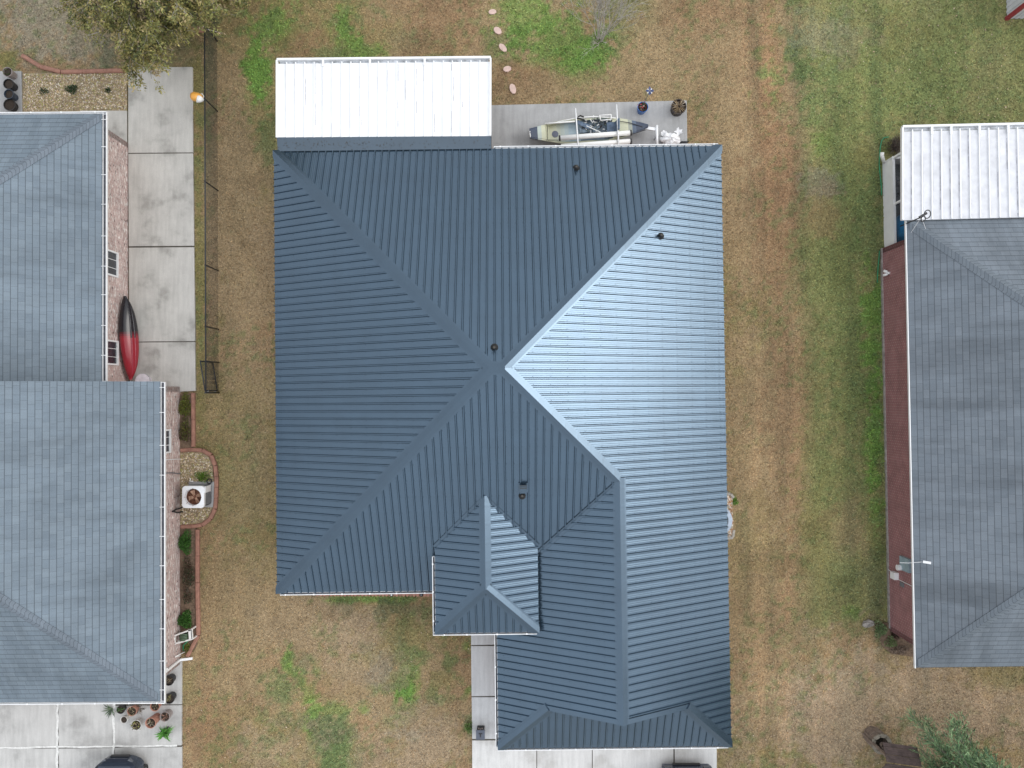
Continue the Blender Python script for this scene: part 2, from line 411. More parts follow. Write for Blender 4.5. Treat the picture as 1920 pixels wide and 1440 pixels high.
# patches surveyed from the photograph: x, y, rx, ry (photo pixels), colour, strength
PATCH = [
    (110, 40, 170, 110, GREY, .9), (300, 60, 110, 140, DKG, .5), (372, 240, 16, 160, OLIVE, .8), (374, 560, 14, 260, OLIVE, .95), (395, 200, 12, 190, DKG, .5), (450, 420, 60, 260, TAN, .35), (450, 800, 60, 260, TAN, .35),
    (440, 300, 45, 240, DRY, .7), (450, 620, 45, 200, DRY, .6), (395, 800, 35, 200, OLIVE, .3), (440, 900, 40, 240, OLIVE, .28), (430, 1180, 60, 160, DRY, .8), (400, 1380, 60, 90, DRY2, .7),
    (485, 140, 26, 75, BRI, .95), (515, 50, 55, 55, BRI, .75), (500, 250, 22, 40, GRN, .6), (648, 62, 36, 56, BRI, .8), (575, 85, 60, 40, DRY2, .6), (615, 100, 30, 18, GRN, .6), (705, 95, 28, 20, BRI, .6),
    (780, 70, 60, 22, DKG, .4), (830, 40, 90, 60, DRY2, .65), (715, 20, 50, 24, DRY, .5), (930, 75, 35, 40, GRN, .45), (985, 30, 60, 60, BRI, .6), (1060, 90, 90, 70, BRI, .65), (1120, 90, 36, 50, BRI, .85), (1085, 130, 40, 30, BRI, .7),
    (1165, 30, 60, 80, GRN, .4), (980, 150, 70, 30, DRY2, .8), (1100, 160, 150, 25, DRY, .6), (1230, 110, 60, 70, DRY, .75), (1330, 130, 70, 130, DRY, .75), (1330, 20, 80, 40, DRY2, .6), (1430, 140, 60, 160, DRY2, .85),
    (1390, 400, 45, 300, DRY, .75), (1450, 400, 42, 300, DRY2, .8), (1484, 330, 18, 180, DRY2, .9), (1420, 800, 55, 260, DRY, .7), (1480, 800, 40, 260, DRY2, .55), (1420, 1050, 60, 120, OLIVE, .35),
    (1600, 90, 130, 110, LAWN, 1), (1780, 120, 160, 120, LAWN, 1), (1640, 200, 150, 60, LAWN, .9), (1530, 180, 36, 60, GRN, .5), (1545, 270, 30, 36, BRI, .5), (1500, 130, 26, 40, GRN, .5), (1570, 60, 80, 40, GREY, .45), (1680, 60, 90, 50, OLIVE, .4), (1850, 120, 60, 50, DRY, .25),
    (1590, 330, 60, 100, LAWN, .9), (1560, 500, 60, 150, LAWN, .75), (1600, 700, 55, 200, LAWN, .85), (1630, 420, 26, 120, GRN, .7), (1636, 640, 24, 130, BRI, .8), (1640, 820, 22, 150, BRI, .95), (1642, 960, 20, 70, BRI, .8), (1570, 360, 30, 30, GRN, .5), (1540, 400, 40, 40, DRY2, .45), (1530, 340, 40, 30, GREY, .5), (1620, 290, 25, 30, OLIVE, .5),
    (1560, 620, 40, 40, GRN, .35), (1550, 900, 50, 130, LAWN, .5), (1600, 990, 50, 60, DRY, .5), (1580, 1080, 40, 40, GRN, .35), (1590, 1150, 30, 14, BRI, .5), (1640, 1100, 24, 60, DKG, .5), (1530, 1010, 30, 90, OLIVE, .4),
    (1560, 1330, 230, 130, TAN, .95), (1800, 1340, 180, 100, TAN, .95), (1430, 1250, 60, 200, DRY, .7), (1880, 1270, 60, 25, OLIVE, .5), (1520, 1230, 50, 30, OLIVE, .3),
    (620, 1180, 120, 60, TAN, .8), (560, 1190, 80, 60, DRY, .6), (720, 1124, 90, 9, BRI, .75), (780, 1150, 60, 40, DKG, .55), (725, 1145, 24, 20, DKG, .5), (655, 1135, 22, 16, DKG, .35), (770, 1200, 50, 50, OLIVE, .55),
    (540, 1240, 12, 24, BRI, .8), (553, 1265, 16, 14, BRI, .7), (580, 1240, 20, 12, GRN, .5), (530, 1290, 36, 30, GRN, .7), (565, 1275, 14, 20, BRI, .6), (595, 1258, 10, 12, BRI, .6), (578, 1300, 16, 26, BRI, .6), (590, 1330, 14, 30, BRI, .7), (580, 1365, 16, 26, BRI, .8), (535, 1350, 30, 26, GRN, .45),
    (630, 1332, 30, 16, BRI, .5), (650, 1350, 18, 14, GRN, .5), (683, 1330, 10, 12, BRI, .6), (628, 1400, 48, 56, GRN, .95), (615, 1370, 40, 24, DKG, .5), (760, 1298, 20, 24, BRI, .95), (765, 1232, 24, 22, GRN, .65), (770, 1265, 20, 14, BRI, .55), (745, 1270, 26, 14, GRN, .5), (712, 1292, 22, 12, GRN, .6), (758, 1340, 24, 26, GRN, .6), (735, 1355, 24, 18, GRN, .5),
    (843, 1236, 16, 18, GRN, .7), (810, 1300, 14, 20, GRN, .6), (826, 1310, 10, 14, GRN, .6), (800, 1230, 14, 14, GRN, .5), (830, 1280, 40, 20, OLIVE, .5), (875, 1212, 10, 8, BRI, .6), (878, 1297, 10, 10, BRI, .6), (880, 1362, 12, 20, GRN, .8), (850, 1170, 40, 20, DRY2, .7), (850, 1200, 40, 30, OLIVE, .35),
    (650, 1250, 80, 40, TAN, .5), (700, 1400, 40, 60, TAN, .5), (800, 1400, 80, 60, TAN, .8), (600, 1290, 40, 20, DRY2, .35), (690, 1230, 20, 16, DKG, .3), (500, 1400, 80, 60, TAN, .5), (758, 1378, 24, 14, GREY, .6), (710, 1262, 20, 22, GREY, .5),
    (1372, 938, 10, 12, BRI, .8), (380, 930, 20, 60, OLIVE, .4), (8, 112, 30, 20, OLIVE, .9),
]
def lawn_colour(X, Y):
    """albedo of the turf at world positions (arrays)"""
    # photo pixel of each ground point
    yc = Y * CT - (-CAM_H) * 0 ; 
    dx, dy, dz = X, Y, -CAM_H
    cy_ = dy * CT + dz * ST; cz = -dy * ST + dz * CT
    px = 960 + FPX * dx / -cz; py = 720 - FPX * cy_ / -cz
    n1 = fbm(X, Y, .55, 3); n2 = fbm(X, Y, 2.4, 21); n3 = fbm(X, Y, .22, 40); n4 = fbm(X, Y, 6.5, 130, 3)
    base = np.array(DRY)[None, :] * np.ones((len(X), 1))
    w = sstep(.42, .62, n1)[:, None]; base = base * (1 - .45 * w) + np.array(DRY2) * .45 * w
    w = sstep(.50, .66, n3)[:, None]; base = base * (1 - .5 * w) + np.array(OLIVE) * .5 * w
    w = sstep(1480, 1540, px + 40 * (n1 - .5))[:, None] * sstep(1220, 1150, py + 60 * (n1 - .5))[:, None]
    base = base * (1 - .7 * w) + np.array(LAWN) * .7 * w
    for cx, cy, rx, ry, c, s in PATCH:
        sel = np.abs(px - cx) < rx * 1.8
        sel &= np.abs(py - cy) < ry * 1.8
        if not sel.any(): continue
        d = np.sqrt(((px[sel] - cx) / rx) ** 2 + ((py[sel] - cy) / ry) ** 2)
        d = d + (n1[sel] - .5) * 1.1 + (n2[sel] - .5) * 1.7 + (n4[sel] - .5) * 1.5
        w = (np.clip(s * 1.08, 0, 1) * sstep(1.3, .45, d))[:, None]
        base[sel] = base[sel] * (1 - w) + np.array(c) * w
    n4 = fbm(X, Y, 5.0, 60, 3)
    w = (sstep(.52, .66, n4) * sstep(.4, .6, n1) * .5)[:, None]; base = base * (1 - w) + np.array(GRN) * w
    w = (sstep(.44, .32, n2) * .3)[:, None]; base = base * (1 - w) + base * .62 * w
    base *= (.74 + .27 * fbm(X, Y, 1.1, 77, 3) + .25 * fbm(X, Y, .4, 83, 3))[:, None]
    # mowing lanes running north-south
    ln_ = vnoise(X, Y * .05, 1.9, 91) * .6 + vnoise(X, Y * .09, 4.2, 92) * .4
    m_ = sstep(1360, 1400, px) + .35 * sstep(520, 480, px) * sstep(370, 400, px)
    lane = ((ln_ - .5) * .55 * np.clip(m_, 0, 1))[:, None]
    base = base * (1 + lane * np.array([1.0, .75, .7]))
    far = np.clip(sstep(16.0, 17.8, np.abs(Y)) + sstep(22.0, 23.8, np.abs(X)), 0, 1)[:, None]
    base = base * (1 - far) + (np.array(LAWN) * .55 + np.array(DRY) * .45) * far
    return base

def np_mesh(name, co, faces_n, idx, colours, mat, smooth=False):
    """mesh from arrays; faces all have faces_n corners; colours per vertex"""
    me = bpy.data.meshes.new(name)
    nf = len(idx) // faces_n
    me.vertices.add(len(co)); me.vertices.foreach_set('co', co.astype(np.float32).ravel())
    me.loops.add(len(idx)); me.loops.foreach_set('vertex_index', idx.astype(np.int32))
    me.polygons.add(nf); me.polygons.foreach_set('loop_start', np.arange(0, nf * faces_n, faces_n, dtype=np.int32))
    me.update(calc_edges=True)
    if colours is not None:
        a = me.color_attributes.new('Col', 'FLOAT_COLOR', 'POINT')
        a.data.foreach_set('color', np.c_[colours, np.ones(len(colours))].astype(np.float32).ravel())
    me.materials.append(mat)
    o = bpy.data.objects.new(name, me); COL.objects.link(o)
    return o

m, N, L, b = node_mat('patchy winter turf')
vc = N.new('ShaderNodeVertexColor'); vc.layer_name = 'Col'
tc = N.new('ShaderNodeTexCoord').outputs['Object']
f1 = ramp(N, L, noise(N, L, tc, 22, 4, .8), [(.3, g(.6)), (.5, g(.98)), (.7, g(1.42))])
c = mixc(N, L, vc.outputs[0], f1, 1.0, 'MULTIPLY')
f2 = ramp(N, L, noise(N, L, tc, 12, 4, .7), [(.3, g(.66)), (.7, g(1.32))])
c = mixc(N, L, c, f2, .9, 'MULTIPLY')
L.new(c, b.inputs['Base Color']); b.inputs['Roughness'].default_value = .95; b.inputs['Specular IOR Level'].default_value = .1
bump(N, L, b, noise(N, L, tc, 30, 4, .7), .6, .05)
turf = m
ax = np.concatenate([[-600, -250, -110, -60, -36], np.arange(-24, 24.01, .11), [36, 60, 110, 250, 600]])
ay = np.concatenate([[-600, -250, -110, -60, -34], np.arange(-18, 18.01, .11), [34, 60, 110, 250, 600]])
gx, gy = np.meshgrid(ax, ay); X, Y = gx.ravel(), gy.ravel()
Z = -.03 + .05 * fbm(X, Y, .35, 5, 3) - .025
nx, ny = len(ax), len(ay)
i = np.arange(nx * ny).reshape(ny, nx)
idx = np.stack([i[:-1, :-1], i[:-1, 1:], i[1:, 1:], i[1:, :-1]], -1).ravel()
ground = np_mesh('ground', np.c_[X, Y, Z], 4, idx, lawn_colour(X, Y), turf)
tag(ground, kind='structure')

# photo-pixel outlines of what is not lawn (paving, beds, houses)
NOGRASS = [
    [(197, 205), (240, 205), (240, 126), (361, 125), (367, 735), (338, 738), (374, 1232), (342, 1245), (342, 1500), (-400, 1500), (-400, 210), (42, 212), (42, 133), (238, 137), (238, 208)],
    [(-200, 133), (42, 133), (42, 214), (-200, 214)], [(42, 137), (238, 137), (238, 212), (42, 212)],
    [(335, 738), (366, 738), (362, 840), (404, 850), (406, 985), (372, 992), (375, 1230), (335, 1230)],
    [(921, 196), (1289, 188), (1292, 290), (921, 290)], [(883, 1180), (940, 1180), (940, 1386), (1345, 1386), (1345, 1520), (885, 1520)],
    [(540, 300), (1340, 300), (1345, 1380), (940, 1380), (935, 1100), (545, 1095)],
    [(1656, 290), (1990, 290), (1990, 1200), (1664, 1180)], [(1888, -80), (2100, -80), (2100, 35), (1888, 35)],
    [(1362, 925), (1377, 925), (1377, 1012), (1362, 1012)],
]
def inside(poly, x, y):
    r = np.zeros(len(x), bool); n = len(poly)
    for k in range(n):
        (x1, y1), (x2, y2) = poly[k], poly[(k + 1) % n]
        if y1 == y2: continue
        c = ((y1 > y) != (y2 > y)) & (x < (x2 - x1) * (y - y1) / (y2 - y1) + x1)
        r ^= c
    return r

def topx(X, Y):
    cy_ = Y * CT - CAM_H * ST; cz = -Y * ST - CAM_H * CT
    return 960 + FPX * X / -cz, 720 - FPX * cy_ / -cz

def make_grass(n):
    X = rng.uniform(-21.5, 21.5, n); Y = rng.uniform(-16, 17, n)
    px, py = topx(X, Y); keep = np.ones(n, bool)
    for poly in NOGRASS: keep &= ~inside(poly, px, py)
    keep &= (px > -60) & (px < 1980) & (py > -60) & (py < 1500)
    X, Y = X[keep], Y[keep]; n = len(X)
    col = lawn_colour(X, Y)
    green = np.clip((col[:, 1] / col[:, 0] - .75) * 1.6, 0, 1)
    ln = rng.uniform(.035, .09, n) * (1 + .4 * green); wd = rng.uniform(.008, .019, n) * (1 + .5 * green)
    az = rng.uniform(0, 2 * math.pi, n); el = rng.uniform(.1, 1.1, n)
    d = np.c_[np.cos(az) * np.cos(el), np.sin(az) * np.cos(el), np.sin(el)]
    s = np.c_[-np.sin(az), np.cos(az), np.zeros(n)]
    b0 = np.c_[X, Y, -.055 + .05 * fbm(X, Y, .35, 5, 3) + rng.uniform(0, .02, n)]
    co = np.empty((n, 3, 3)); co[:, 0] = b0 - s * wd[:, None]; co[:, 1] = b0 + s * wd[:, None]; co[:, 2] = b0 + d * ln[:, None]
    k = rng.uniform(.5, 1.7, n)[:, None]
    tint = rng.uniform(0, 1, n)[:, None]
    col = col * k * (1 + (tint - .5) * np.array([.3, .05, -.2]))
    o = np_mesh('grass', co.reshape(-1, 3), 3, np.arange(n * 3), np.repeat(np.clip(col, 0, 1), 3, 0), leaf_dull)
    return tag(o, 'patchy brown and green grass covering the yards', 'grass', kind='stuff')
make_grass(420000)

# ------------------------------------------------------------------ paving
def slabs(name, polys, mat, z=.05, gap=.009, label=None):
    """slabs (photo-pixel outlines) laid with open joints"""
    mb = MB()
    for poly in polys:
        pts = [P(x, y, z) for x, y in poly]
        c = sum(pts, V(0, 0, 0)) / len(pts)
        q = [p + (c - p).normalized() * gap for p in pts]
        mb.prism([(p.x, p.y) for p in q], -.12, z)
    o = build(name, mb, mat, base=(0, 0, 0)); tag(o, kind='structure'); 
    bv = o.modifiers.new('edge', 'BEVEL'); bv.width = .008; bv.segments = 2; bv.limit_method = 'ANGLE'
    return o
def joint_bed(name, poly, z=.032):
    mb = MB(); pts = [P(x, y, z) for x, y in poly]; mb.prism([(p.x, p.y) for p in pts], -.1, z)
    return tag(build(name, mb, dark_gap, base=(0, 0, 0)), kind='structure')

slabs('driveway', [[(240, 126), (361, 125), (362, 286), (240, 287)], [(240, 288), (362, 287), (364, 461), (241, 462)],
                   [(241, 464), (364, 463), (366, 640), (242, 641)], [(242, 642), (366, 641), (367, 733), (320, 736), (243, 735)],
                   [(150, 207), (238, 207), (238, 287), (150, 288)]], conc_drive)
joint_bed('ground_joint', [(240, 128), (360, 127), (365, 730), (243, 730)])
slabs('patio', [[(921, 197), (1288, 188), (1290, 330), (921, 330)]], conc_patio)
slabs('patio', [[(-120, 133), (40, 133), (42, 216), (-120, 216)]], conc_patio, .06)
slabs('walkway', [[(883, 1150), (933, 1150), (933, 1209), (883, 1210)], [(883, 1211), (945, 1211), (945, 1305), (884, 1306)], [(884, 1307), (945, 1307), (945, 1386), (885, 1386)]], conc_clean)
slabs('driveway', [[(885, 1388), (1006, 1388), (1006, 1620), (886, 1620)], [(1007, 1388), (1110, 1388), (1110, 1620), (1007, 1620)],
                   [(1111, 1388), (1263, 1388), (1263, 1620), (1111, 1620)], [(1265, 1388), (1344, 1388), (1345, 1620), (1265, 1620)]], conc_bright)
joint_bed('ground_joint', [(884, 1155), (940, 1155), (940, 1385), (1343, 1390), (1343, 1610), (887, 1610)])
slabs('driveway', [[(-240, 1246), (105, 1246), (107, 1401), (-240, 1403)], [(108, 1246), (211, 1246), (212, 1400), (110, 1401)],
                   [(214, 1246), (341, 1240), (341, 1321), (214, 1321)], [(214, 1323), (341, 1322), (341, 1398), (214, 1400)],
                   [(-240, 1405), (107, 1403), (109, 1640), (-240, 1640)], [(110, 1403), (212, 1402), (213, 1640), (112, 1640)], [(215, 1402), (341, 1400), (342, 1640), (215, 1640)]], conc_old, .05, .014)
joint_bed('ground_joint', [(-230, 1250), (340, 1248), (340, 1630), (-230, 1630)])
# pale mortar patching that runs along the old driveway joints
mb = MB()
def ribbon(mb, pts, w, z):
    pts = [P(x, y, z) for x, y in pts]
    for k in range(len(pts) - 1):
        mb.bar(pts[k] + V(random.uniform(-.01, .01), 0, 0), pts[k + 1], w * random.uniform(.8, 1.2), .006)
for x0 in (108, 213):
    ribbon(mb, [(x0 + random.uniform(-1.5, 1.5), y) for y in range(1300, 1640, 12)], .09, .052)
ribbon(mb, [(x, 1402 - x * .012 + random.uniform(-.8, .8)) for x in range(-200, 342, 14)], .07, .055)
tag(build('driveway_joint_patch', mb, M('white joint patching', (.66, .66, .64), .85, 0, .2, 9), base=(0, 0, 0)), kind='structure')

# ------------------------------------------------------------------ house geometry helpers
def rot_frame(a):
    c, s = math.cos(a), math.sin(a)
    to_w = lambda x, y, z: V(x * c - y * s, x * s + y * c, z)
    to_l = lambda p: V(p.x * c + p.y * s, -p.x * s + p.y * c, p.z)
    return to_w, to_l

def slope_uv(poly):
    p0, p1 = poly[0], poly[1]
    u = (p1 - p0); u.z = 0; u.normalize()
    n = None
    for q in poly[2:]:
        n = (p1 - p0).cross(q - p0)
        if n.length > 1e-3: break
    n.normalize()
    if n.z < 0: n = -n
    v = n.cross(u); 
    if v.z < 0: v = -v
    return p0, u, v, n

def vrange(pts, u):
    vs_ = []
    for k in range(len(pts)):
        (a, b), (c, d) = pts[k], pts[(k + 1) % len(pts)]
        if abs(a - c) < 1e-9:
            if abs(a - u) < 1e-6: vs_ += [b, d]
        elif min(a, c) - 1e-6 <= u <= max(a, c) + 1e-6:
            vs_.append(b + (d - b) * (u - a) / (c - a))
    return (min(vs_), max(vs_)) if vs_ else None

def ribbed(mb, poly, pitch=.246, hh=.044, wb=.074, wt=.024, phase=0.0, minor=.0016, thick=.02):
    """a roof slope pressed into ribbed sheets: poly[0]-poly[1] is the eave"""
    p0, u, v, n = slope_uv(poly)
    pts = [((q - p0).dot(u), (q - p0).dot(v)) for q in poly]
    umin, umax = min(p[0] for p in pts), max(p[0] for p in pts)
    br = []
    k = math.floor((umin - phase) / pitch) - 1
    while phase + k * pitch < umax + pitch:
        c = phase + k * pitch
        for du, w in ((-wb / 2, 0), (-wt / 2, hh), (wt / 2, hh), (wb / 2, 0)): br.append((c + du, w))
        if minor:
            for f in (.38, .62):
                m_ = c + pitch * f
                for du, w in ((-.016, 0), (0, minor), (.016, 0)): br.append((m_ + du, w))
        k += 1
    br.sort()
    us = [b_[0] for b_ in br]; ws = [b_[1] for b_ in br]
    def height(x): return float(np.interp(x, us, ws))
    allu = sorted(set([round(x, 5) for x in us if umin < x < umax] + [round(p[0], 5) for p in pts]))
    prev = None; eps = 1e-4
    for x in allu:
        r = vrange(pts, min(max(x, umin + eps), umax - eps))
        if not r: prev = None; continue
        cur = (x, r[0], r[1], height(x))
        if prev:
            a = [p0 + u * q[0] + v * vv + n * q[3] for q, vv in ((prev, prev[1]), (cur, cur[1]), (cur, cur[2]), (prev, prev[2]))]
            uvq = [(prev[0], prev[1]), (cur[0], cur[1]), (cur[0], cur[2]), (prev[0], prev[2])]
            if (a[1] - a[0]).cross(a[3] - a[0]).dot(n) < 0 or (a[1]-a[0]).cross(a[2] - a[0]).dot(n) < 0:
                a = a[::-1]; uvq = uvq[::-1]
            mb.quad(*a, uv=uvq)
        prev = cur
    # underside
    mb.quad(*[q - n * thick for q in poly][::-1], uv=[(0, 0)] * len(poly))

def flat_slope(mb, poly, thick=.03, mi=0):
    p0, u, v, n = slope_uv(poly)
    uv = [((q - p0).dot(u), (q - p0).dot(v)) for q in poly]
    q = list(poly)
    if (q[1] - q[0]).cross(q[2] - q[0]).dot(n) < 0: q = q[::-1]; uv = uv[::-1]
    mb.quad(*q, uv=uv, mi=mi)
    k = len(q); lo = [p - n * thick for p in q]
    mb.quad(*lo[::-1], uv=[(0, 0)] * k, mi=mi)
    for a in range(k):
        c = (a + 1) % k
        mb.quad(q[c], q[a], lo[a], lo[c], uv=[(0, 0)] * 4, mi=mi)

def hipcap(p, q, na, nb, w, lift, mb=None, trim=False, step=0.0):
    """bent metal or shingle cap along the line p-q, lying on the slopes with normals na and nb"""
    mb = mb or MB()
    d = (q - p).normalized(); Lg = (q - p).length
    top = (na + nb).normalized() * (lift + step) * 1.3
    for n in (na, nb):
        s = d.cross(n).normalized()
        other = nb if n is na else na
        if s.dot(other) > 0: s = -s      # points down this slope
        if s.z > 0 and abs(s.z) > .02: s = -s
        tr = lambda x: d * (x * abs(s.z) / d.z) if trim and d.z > .05 else V(0, 0, 0)
        row = [(0.0, None)]
        if step: row += [(w * .70, lift + step), (w * .72, lift), (w, lift)]
        else: row += [(w, lift)]
        row += [(w + .002, .001)]
        pr = [(p + top, q + top)] + [(p + s * x + n * z + tr(x), q + s * x + n * z) for x, z in row[1:]]
        for k in range(len(pr) - 1):
            a0, a1 = pr[k]; b0, b1 = pr[k + 1]
            pts = [a0, a1, b1, b0]; uvq = [(row[k][0], 0), (row[k][0], Lg), (row[k + 1][0], Lg), (row[k + 1][0], 0)]
            if (a1 - a0).cross(b0 - a0).dot(n + s * .3) < 0: pts = pts[::-1]; uvq = uvq[::-1]
            mb.quad(*pts, uv=uvq)
        mb.quad(p, *[a for a, b_ in pr], uv=[(0, 0)] * (len(pr) + 1)); mb.quad(q, *[b_ for a, b_ in pr], uv=[(0, 0)] * (len(pr) + 1))
    return mb

def normal(poly): return slope_uv(poly)[3]

def wall_uv(mb, a, b_, z0, z1, th=.2, mi=0):
    """a brick wall from a to b (xy), UV in metres"""
    a, b_ = Vector((a[0], a[1], 0)), Vector((b_[0], b_[1], 0)); L_ = (b_ - a).length
    s = V(0, 0, 1).cross((b_ - a).normalized()) * th
    A = [a, b_, b_ + s, a + s]
    up0, up1 = V(0, 0, z0), V(0, 0, z1)
    for k in range(4):
        p, q = A[k], A[(k + 1) % 4]; ln = (q - p).length
        mb.quad(p + up0, q + up0, q + up1, p + up1, uv=[(0, z0), (ln, z0), (ln, z1), (0, z1)], mi=mi)
    mb.quad(*[p + up1 for p in A], uv=[(0, 0)] * 4, mi=mi)

def gutter(parent, p, q, out, straps, w=.12, mat=None, debris=True, strap_w=.018, name='gutter', strap_tip=False):
    """open gutter along p-q at the eave, 'out' points away from the house"""
    out = Vector((out[0], out[1], 0)).normalized(); mb = MB(); mat = mat or white_trim
    z = V(0, 0, 1)
    mb.bar(p + out * (w - .012) - z * .035, q + out * (w - .012) - z * .035, .022, .10)
    mb.bar(p + out * .006 - z * .05, q + out * .006 - z * .05, .01, .07)
    mb.bar(p + out * (w / 2) - z * .09, q + out * (w / 2) - z * .09, w - .034, .008)
    for e in (p, q):
        mb.bar(e + out * .012 - z * .045, e + out * (w - .024) - z * .045, .012, .08)
    gt = build(name, mb, mat, parent)
    d = (q - p)
    if debris:
        mb = MB(); mb.bar(p + out * (w / 2) - z * .078 + d.normalized() * .02, q + out * (w / 2) - z * .078 - d.normalized() * .02, w - .04, .012)
        build('leaf_litter', mb, M_debris, gt)
    for t in straps:
        mb = MB(); c = p + d * t
        if strap_tip:
            mb.bar(c + out * (w - .045) + z * .012, c + out * (w + .004) + z * .012, .05, .03)
        else:
            mb.bar(c - out * .02 + z * .012, c + out * (w - .004) + z * .012, strap_w, .01)
        build('gutter_strap', mb, mat, gt)
    return gt
M_debris = M('wet leaf litter', (.05, .052, .065), .6, 0, .6, 6)

# ------------------------------------------------------------------ the house with the blue grey metal roof
W, TL = rot_frame(R(.7))
h0 = 2.75
def Lp(x, y, h): return TL(P(x, y, h))
xW = (Lp(513, 283, h0).x + Lp(520, 1110, h0).x) / 2
xE = (Lp(1354, 272, h0).x + Lp(1369, 1400, h0).x) / 2
yN = (Lp(513, 284, h0).y + Lp(1354, 273, h0).y) / 2
yS = Lp(700, 1109, h0).y
xw = (Lp(932, 1230, h0).x + Lp(935, 1390, h0).x) / 2
yW = Lp(1150, 1401, h0).y
hp = h0 + (xE - xW - .45) / 2 * .5
a_, b_x = Lp(919, 690, hp).x, Lp(944, 690, hp).x
yr = Lp(932, 690, hp).y
pe = (hp - h0) / (xE - b_x); ps = (hp - h0) / (yr - yS)
xr = (xw + xE) / 2; hr = h0 + pe * (xE - xr)
t = (hp - hr) / (hp - h0)
J = (b_x + t * (xE - b_x), yr + t * (yS - yr), hr)
run = 1.72; yG = yW + run; hg = h0 + run * .5
house = thing('metal_roof_house', 'wide brick house under a blue grey ribbed metal hip roof in the middle', 'house', (0, 0, 0))
faces = {
    'west': [W(xW, yN, h0), W(xW, yS, h0), W(a_, yr, hp)],
    'north': [W(xE, yN, h0), W(xW, yN, h0), W(a_, yr, hp), W(b_x, yr, hp)],
    'south': [W(xW, yS, h0), W(xw, yS, h0), W(*J), W(b_x, yr, hp), W(a_, yr, hp)],
    'east': [W(xE, yW, h0), W(xE, yN, h0), W(b_x, yr, hp), W(*J), W(xr, yG, hr), W(xE - run, yG, hg)],
    'wing_west': [W(xw, yS, h0), W(xw, yW, h0), W(xw + run, yG, hg), W(xr, yG, hr), W(*J)],
    'wing_south': [W(xw, yW, h0), W(xE, yW, h0), W(xE - run, yG + .02, hg), W(xw + run, yG + .02, hg)],
}
mb = MB()
for k, (nm, f) in enumerate(faces.items()): ribbed(mb, f, phase=.05 * k)
roof = build('roof', mb, blue_metal, house)
def screw_rows(faces_, par, phases):
    mb = MB()
    for f, ph in zip(faces_, phases):
        p0, u, v, n = slope_uv(f); pts = [((q - p0).dot(u), (q - p0).dot(v)) for q in f]
        k0, k1 = int(min(q[0] for q in pts) / .246) - 1, int(max(q[0] for q in pts) / .246) + 2
        for k in range(k0, k1):
            uu = ph + k * .246 + .058
            rg = vrange(pts, uu)
            if not rg: continue
            vv = .25
            while vv < rg[1] - .2:
                if vv > rg[0] + .2:
                    c = p0 + u * uu + v * (vv + random.uniform(-.01, .01)) + n * .008; e = .009
                    mb.add([c - u * e - v * e, c + u * e - v * e, c + u * e + v * e, c - u * e + v * e, c + n * .006], [[0, 1, 4], [1, 2, 4], [2, 3, 4], [3, 0, 4]])
                vv += .61
    build('roof_screws', mb, blue_trim, par, kind='stuff')
screw_rows(list(faces.values()), roof, [.05 * k for k in range(6)])
nrm = {k: normal(f) for k, f in faces.items()}
CW, CL = .2, .045
def cap(p, q, A, B, par, w=CW, nm='hip_cap', l=CL): return build(nm, hipcap(p, q, A, B, w, l, trim=True, step=.022), blue_trim, par)
cap(W(xW, yN, h0), W(a_, yr, hp), nrm['west'], nrm['north'], roof)
cap(W(xE, yN, h0), W(b_x, yr, hp), nrm['north'], nrm['east'], roof)
cap(W(xW, yS, h0), W(a_, yr, hp), nrm['west'], nrm['south'], roof)
cap(W(*J), W(b_x, yr, hp), nrm['south'], nrm['east'], roof)
cap(W(a_ - .05, yr, hp + .006), W(b_x + .05, yr, hp + .006), nrm['north'], nrm['south'], roof, nm='ridge_cap')
cap(W(J[0], J[1] + .1, hr + .004), W(xr, yG - .06, hr + .004), nrm['wing_west'], nrm['east'], roof, .21, 'ridge_cap')
cap(W(xw, yW, h0), W(xw + run, yG, hg), nrm['wing_west'], nrm['wing_south'], roof)
cap(W(xE, yW, h0), W(xE - run, yG, hg), nrm['east'], nrm['wing_south'], roof)
# rake trim at the small gable
for s, e in ((xw + run - .1, 'wing_west'), (xE - run + .1, 'east')):
    mb = MB()
    n = nrm[e]
    p, q = W(s, yG + .02, h0 + .5 * (s - xw if e == 'wing_west' else xE - s)) + n * .034, W(xr, yG + .02, hr) + n * .034
    mb.bar(p, q, .15, .012, up=n); mb.bar(p + W(0, -.08, -.03), q + W(0, -.08, -.03), .01, .06)
    build('rake_trim', mb, blue_trim, roof)
# valley pans
mb = MB()
p, q = W(xw, yS, h0), W(*J)
for n in (nrm['south'], nrm['wing_west']):
    d = (q - p).normalized(); s = d.cross(n).normalized()
    if s.z < 0: s = -s
    pts = [p + n * .025, q + n * .025, q + s * .1 + n * .03, p + s * .1 + n * .03]
    if (pts[1] - pts[0]).cross(pts[3] - pts[0]).dot(n) < 0: pts = pts[::-1]
    mb.quad(*pts, uv=[(0, 0)] * 4)
build('valley_flashing', mb, blue_trim, roof)
